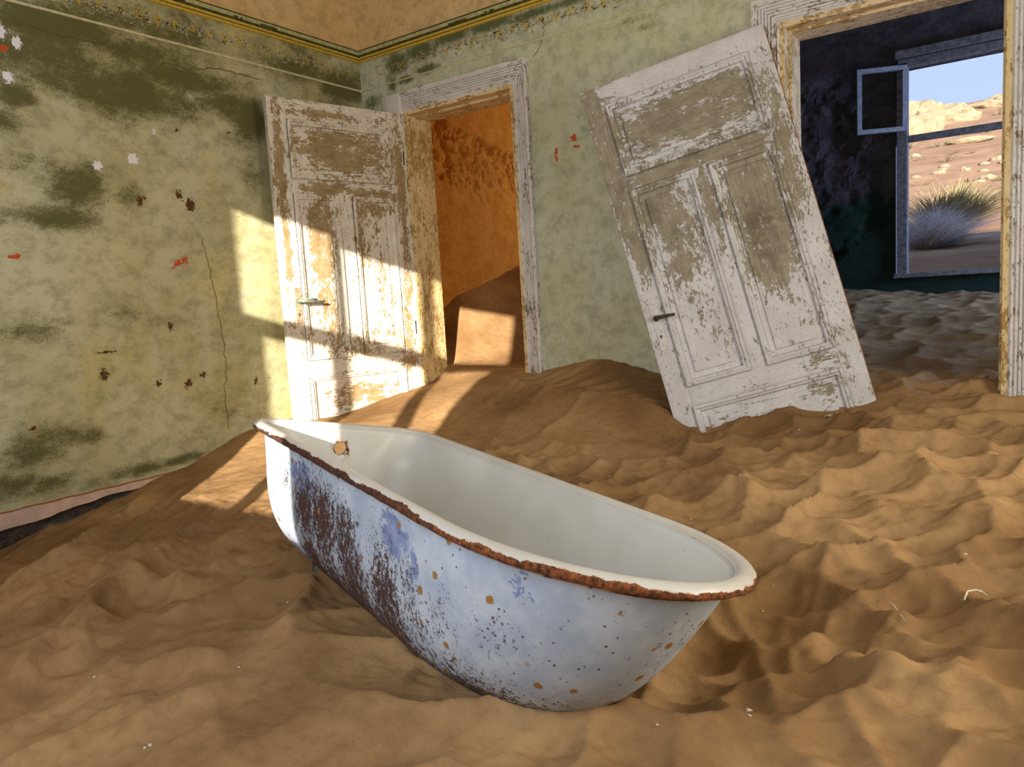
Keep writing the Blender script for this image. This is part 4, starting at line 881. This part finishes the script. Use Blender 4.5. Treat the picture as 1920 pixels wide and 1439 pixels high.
a.data.foreach_set('color', np.stack([np.full(len(od), -.6), .15 + inr + .25 * sstep(1.0, 1.5, co[:, 0]), rust * 1.05 - .12 + .18 * sstep(.6, .9, fbm(co * 6, 3, 2)) * (od < .03), od * 0], 1).astype(np.float32).ravel()); me.update()
def foot(u, v, sgn):
    mb = MB(); mb.tube([(u, v, -.38), (u, v + .01 * sgn, -.41), (u, v + .02 * sgn, -.435), (u - .01, v + .02 * sgn, -.445)], [.030, .018, .014, .016], 8); mb.build('foot', M['iron'], tub, True)
foot(.33, -.13, -1); foot(.33, .13, 1)
mb = MB()
bmf = mb.tube([(.46, 0, -.408), (.46, 0, -.414)], .03, 16); dr_ = mb.build('drain', M['iron'], tub); del bmf

# ------------------------------------------------------------------ outside: slope, crag, stones, scrub
def gz(x, y):
    y = np.asarray(y, float); x = np.asarray(x, float)
    t = y - 3.5
    z = .0 + .095 * np.clip(t, 0, 6.5) + .245 * np.clip(t - 6.5, 0, 36) - .15 * np.clip(t - 42, 0, 99)
    p = np.stack([x, y], -1)
    z = z + .10 * sstep(0, 3, t) * (fbm(p * .9, 4, 101) - .5) + .9 * sstep(8, 30, t) * (fbm(p * .12, 4, 102) - .5) + .05 * (fbm(p * 3.5, 3, 103) - .5) * sstep(-.2, .6, t)
    z = z + 1.0 * sstep(15, 40, t) * sstep(0, 30, x - 5 - (y * .05))
    z = np.where(t < .3, -.02 + (z + .02) * 1.0, z)
    return z
ys_ = np.concatenate([np.arange(3.35, 12, .05), 12 * 1.012 ** np.arange(0, 150)]); xs_ = np.linspace(0, 1, 150)
V = []
for y in ys_:
    x0, x1 = 1.5 - (y - 3.3) * .75, 5.2 + (y - 3.3) * 1.3
    x = x0 + xs_ * (x1 - x0); V.append(np.stack([x, np.full_like(x, y), gz(x, np.full_like(x, y))], 1))
V = np.concatenate(V); n = len(xs_); jj, ii = np.meshgrid(np.arange(len(ys_) - 1), np.arange(n - 1), indexing='ij'); a = (jj * n + ii).ravel()
# keep it clear of the walls: the first rows run only across the opening and beyond the outer face
V[:, 2] = np.where(V[:, 1] < 3.6, np.minimum(V[:, 2], .01) - .0, V[:, 2])
V[:, 0] = np.where(V[:, 1] < 3.62, np.clip(V[:, 0], 2.84, 4.44), V[:, 0])
S(pmesh('ground_outside', V, np.stack([a, a + 1, a + n + 1, a + n], 1).tolist(), M['sand_out'], None, True))
def onground(px, py):
    v = ray(px, py); ts = np.concatenate([np.arange(5, 25, .02), np.arange(25, 90, .1)]); P = CAM + ts[:, None] * v; z = gz(P[:, 0], P[:, 1]); ok = (P[:, 2] < z) & (P[:, 1] > 3.7)
    return P[np.argmax(ok)] if ok.any() else None
def rockmesh(r, sx_, sy_, sz_, seed, sub=3, jag=.45):
    bm = bmesh.new(); bmesh.ops.create_icosphere(bm, subdivisions=sub, radius=1); V = np.array([v.co[:] for v in bm.verts]); F = [[v.index for v in f.verts] for f in bm.faces]; bm.free()
    n_ = fbm(V * 1.3 + seed * 3.7 + 20, 4, seed % 50); n2 = fbm(V * 4 + seed + 30, 3, seed % 40); V = V * (1 - jag + jag * 2 * n_ + .25 * (n2 - .5))[:, None]
    return V * np.array([r * sx_, r * sy_, r * sz_]), F
def rock(name, p, r, s3, seed, label, cat, group=None, mt=None, sub=3):
    V, F = rockmesh(r, *s3, seed, sub); o = pmesh(name, V, F, mt or M['rock'], None, False, None, None, (p[0], p[1], p[2] + .1 * r)); return tag(o, label, cat, group)
for i, (px, py, r, s3, lb) in enumerate([(1716, 262, 2.6, (1, .8, 1.25), 'pale rock crag on the hill crest at the left window edge'), (1760, 232, 2.0, (1.6, .8, .75), 'long pale rock outcrop on the hill crest right of the crag'),
                                         (1815, 250, .9, (1.5, .8, .55), 'low pale rock shelf running down right from the outcrop'), (1815, 268, 1.1, (1.7, .8, .4), 'flat broken rock bed just above the window transom'),
                                         (1862, 200, 1.2, (2.0, .8, .5), 'pale rocks on the skyline at the right'), (1888, 192, 1.3, (1.6, .8, .5), 'rock knob on the skyline at the right window edge')]):
    p = onground(px, py)
    if p is None: p = CAM + ray(px, py + 20) * 38
    rock('rock_outcrop', p, .5 * r * np.linalg.norm(p - CAM) / 42, s3, 300 + i, lb, 'rock', 'rock outcrops on the hill', None, 4)
k = 0; done = []
for (cx_, cy_, sx_, sy_, cnt) in [(1800, 318, 45, 6, 16), (1850, 305, 35, 7, 12), (1740, 330, 25, 4, 5), (1710, 296, 6, 3, 2), (1820, 350, 40, 15, 3)]:
    for j in range(cnt):
        px, py = cx_ + rng.uniform(-sx_, sx_), cy_ + rng.uniform(-sy_, sy_); p = onground(px, py)
        if p is None or px > 1900 or any(np.hypot(*(p[:2] - o_)) < .42 for o_ in done): continue
        done.append(p[:2])
        rock('stone', p, rng.uniform(.05, .15), (1.3, 1, .6), 400 + k, 'pale stone lying on the sunlit desert slope below the crag', 'stone', 'stones on the desert slope', M['stone'], 2); k += 1
def tuft(name, p, h, wdt, nb, mt, label, cat, group, lean_=(0, 0), seed=0, thick=.006, parent=None, curl=.5):
    r_ = random.Random(seed); mb = MB()
    for i in range(nb):
        a = r_.uniform(0, 6.28); s = r_.uniform(0, 1) ** .5; L = h * r_.uniform(.6, 1.1); ex = math.cos(a) * s * wdt + lean_[0]; ey = math.sin(a) * s * wdt + lean_[1]
        b0 = (math.cos(a) * s * wdt * .25, math.sin(a) * s * wdt * .25); P = []; tw = r_.uniform(-curl, curl)
        for t in (0, .35, .7, 1): P.append(Vector((b0[0] + ex * t + tw * .25 * wdt * t * t * math.sin(a + 1.5), b0[1] + ey * t + tw * .25 * wdt * t * t * math.cos(a), L * (t - .35 * s * t * t))))
        sd = Vector((math.sin(a + 1.57 * r_.random()), math.cos(a), .2)).normalized() * thick * .5; V = []
        for j, q_ in enumerate(P): w_ = sd * (1 - j / 3.3); V += [(q_ + w_)[:], (q_ - w_)[:]]
        mb.add(V, [(0, 1, 3, 2), (2, 3, 5, 4), (4, 5, 7, 6)])
    o = mb.build(name, mt, parent, False, None, None if parent is not None else tuple(p))
    if parent is None: tag(o, label, cat, group)
    return o
SC = ['just below the long outcrop', 'below the skyline at the right', 'by the crag foot', 'between the outcrop and the rock bed', 'right under the transom at the centre', 'alone at the right below the stones', 'level with the top of the bush', 'low on the slope at the far right',
      'under the stone row at the centre', 'at the right window edge, lower one', 'at the right window edge, upper one', 'left end of the stone row', 'small one above the stone row, left', 'small one above the stone row, right', 'by the left frame above the stone row', 'right of the bush top, isolated']
for i, (px, py, h) in enumerate([(1850, 248, .6), (1875, 215, .6), (1706, 279, .6), (1760, 275, .35), (1778, 303, .35), (1878, 338, .3), (1830, 378, .3), (1872, 392, .3), (1812, 341, .22), (1893, 352, .25), (1885, 290, .22), (1728, 348, .25), (1790, 288, .2), (1822, 288, .18), (1725, 300, .2), (1845, 372, .22)]):
    p = onground(px, py)
    if p is None: continue
    tuft('scrub_plant', p - np.array([0, 0, .03]), h * .7, h * 1.0, 90, M['scrub'], 'dry scrub plant on the sunlit slope, ' + SC[i], 'plant', 'scrub plants on the slope', (0, 0), 500 + i, .012)
pb = onground(1745, 462); bush = empty('desert_bush', tuple(pb)); tag(bush, 'large wind-blown desert bush with silvery twigs just outside the far window', 'bush')
def bpart(nm, n_, h, wd, mt, off, lean_, seed, thick, curl):
    o = tuft(nm, (0, 0, 0), h, wd, n_, mt, None, None, None, lean_, seed, thick, bush, curl); o.location = off; return o
bpart('twigs', 1100, .46, .62, M['twig'], (-.05, 0, -.05), (.25, 0), 1, .012, 5.0)
bpart('twigs', 900, .62, .6, M['twig'], (-.1, .7, .02), (.10, 0), 2, .012, 4.0)
bpart('leafy_branches', 1300, .85, .8, M['leaves'], tuple(onground(1772, 437) - pb), (.25, 0), 3, .022, 3.0)
# loose things on the sand
def sandpt(px, py):
    p = onsand(px, py); z = height(np.array([[p[0], p[1]]]))[0]; return (p[0], p[1], z)
PB = ['just below the bottom middle of the leaning door', 'by the right foot of the leaning door, left one', 'by the right foot of the leaning door, right one', 'below the right corner of the leaning door', 'far right, above the curved twig', 'right of the rounded tub end, lower one', 'behind the tub, on the hollows',
      'close behind the tub rim', 'right of the rounded tub end, upper one', '', 'in front of the tub, left of centre', 'beside the flat tub end', 'at the bottom left edge, larger of a pair', 'at the bottom left edge, smaller of a pair', 'on the long ridge at the lower left', 'at the bottom right in front of the tub', 'before the right doorway', 'before the right doorway, left one', 'near the bottom edge below the tub', 'at the foot of the sand mound']
for i, (px, py, r) in enumerate([(1498, 812, .008), (1570, 771, .006), (1580, 774, .005), (1614, 804, .004), (1810, 1043, .007), (1430, 1143, .005), (1388, 929, .005), (1296, 967, .006), (1450, 1100, .004), (884, 560, .008), (450, 1265, .006), (541, 1137, .006), (282, 1400, .008), (272, 1405, .006), (180, 1288, .007), (1405, 1343, .006), (1760, 780, .006), (1660, 805, .005), (1232, 1361, .005), (1144, 890, .008)]):
    if i == 9: continue
    p = sandpt(px, py); r = r * .55; V, F = rockmesh(r, 1.3, 1, .7, 600 + i, 2, .3)
    tag(pmesh('pebble', V, F, M['pebble'], None, True, None, None, (p[0], p[1], p[2] + r * .3)), 'tiny pale pebble on the sand ' + PB[i], 'pebble')
def twig(pts, r, label, lift=.012):
    P = [Vector(sandpt(*p)) for p in pts]; n_ = len(P); o0 = P[0].copy(); zs_ = [p.z for p in P]
    for i, p in enumerate(P): p.z = zs_[0] + (zs_[-1] - zs_[0]) * i / (n_ - 1) + .008
    o0 = P[0].copy(); Q = [(p - o0 + Vector((0, 0, .003 + lift * math.sin(math.pi * i / max(1, n_ - 1))))) for i, p in enumerate(P)]
    mb = MB(); mb.tube(Q, [r] * (n_ - 1) + [r * .4], 6); tag(mb.build('twig', M['straw'], None, True, None, tuple(o0)), label, 'twig', 'twigs on the sand')
twig([(1808, 1139), (1810, 1132), (1814, 1125), (1821, 1119), (1830, 1115), (1841, 1112), (1853, 1110)], .0022, 'curved pale twig arching over the sand at the right edge')
twig([(1655, 1138), (1675, 1160), (1697, 1183)], .0016, 'thin straight twig on the sand right of the tub')
twig([(1545, 783), (1552, 788), (1558, 792)], .004, 'short straw splinter below the leaning door, the left of two', .004); twig([(1549, 780), (1556, 785), (1561, 790)], .004, 'short straw splinter below the leaning door, the right of two', .004)
twig([(1402, 1341), (1410, 1337)], .004, 'short chip of pale wood on the sand at the bottom right', .002)
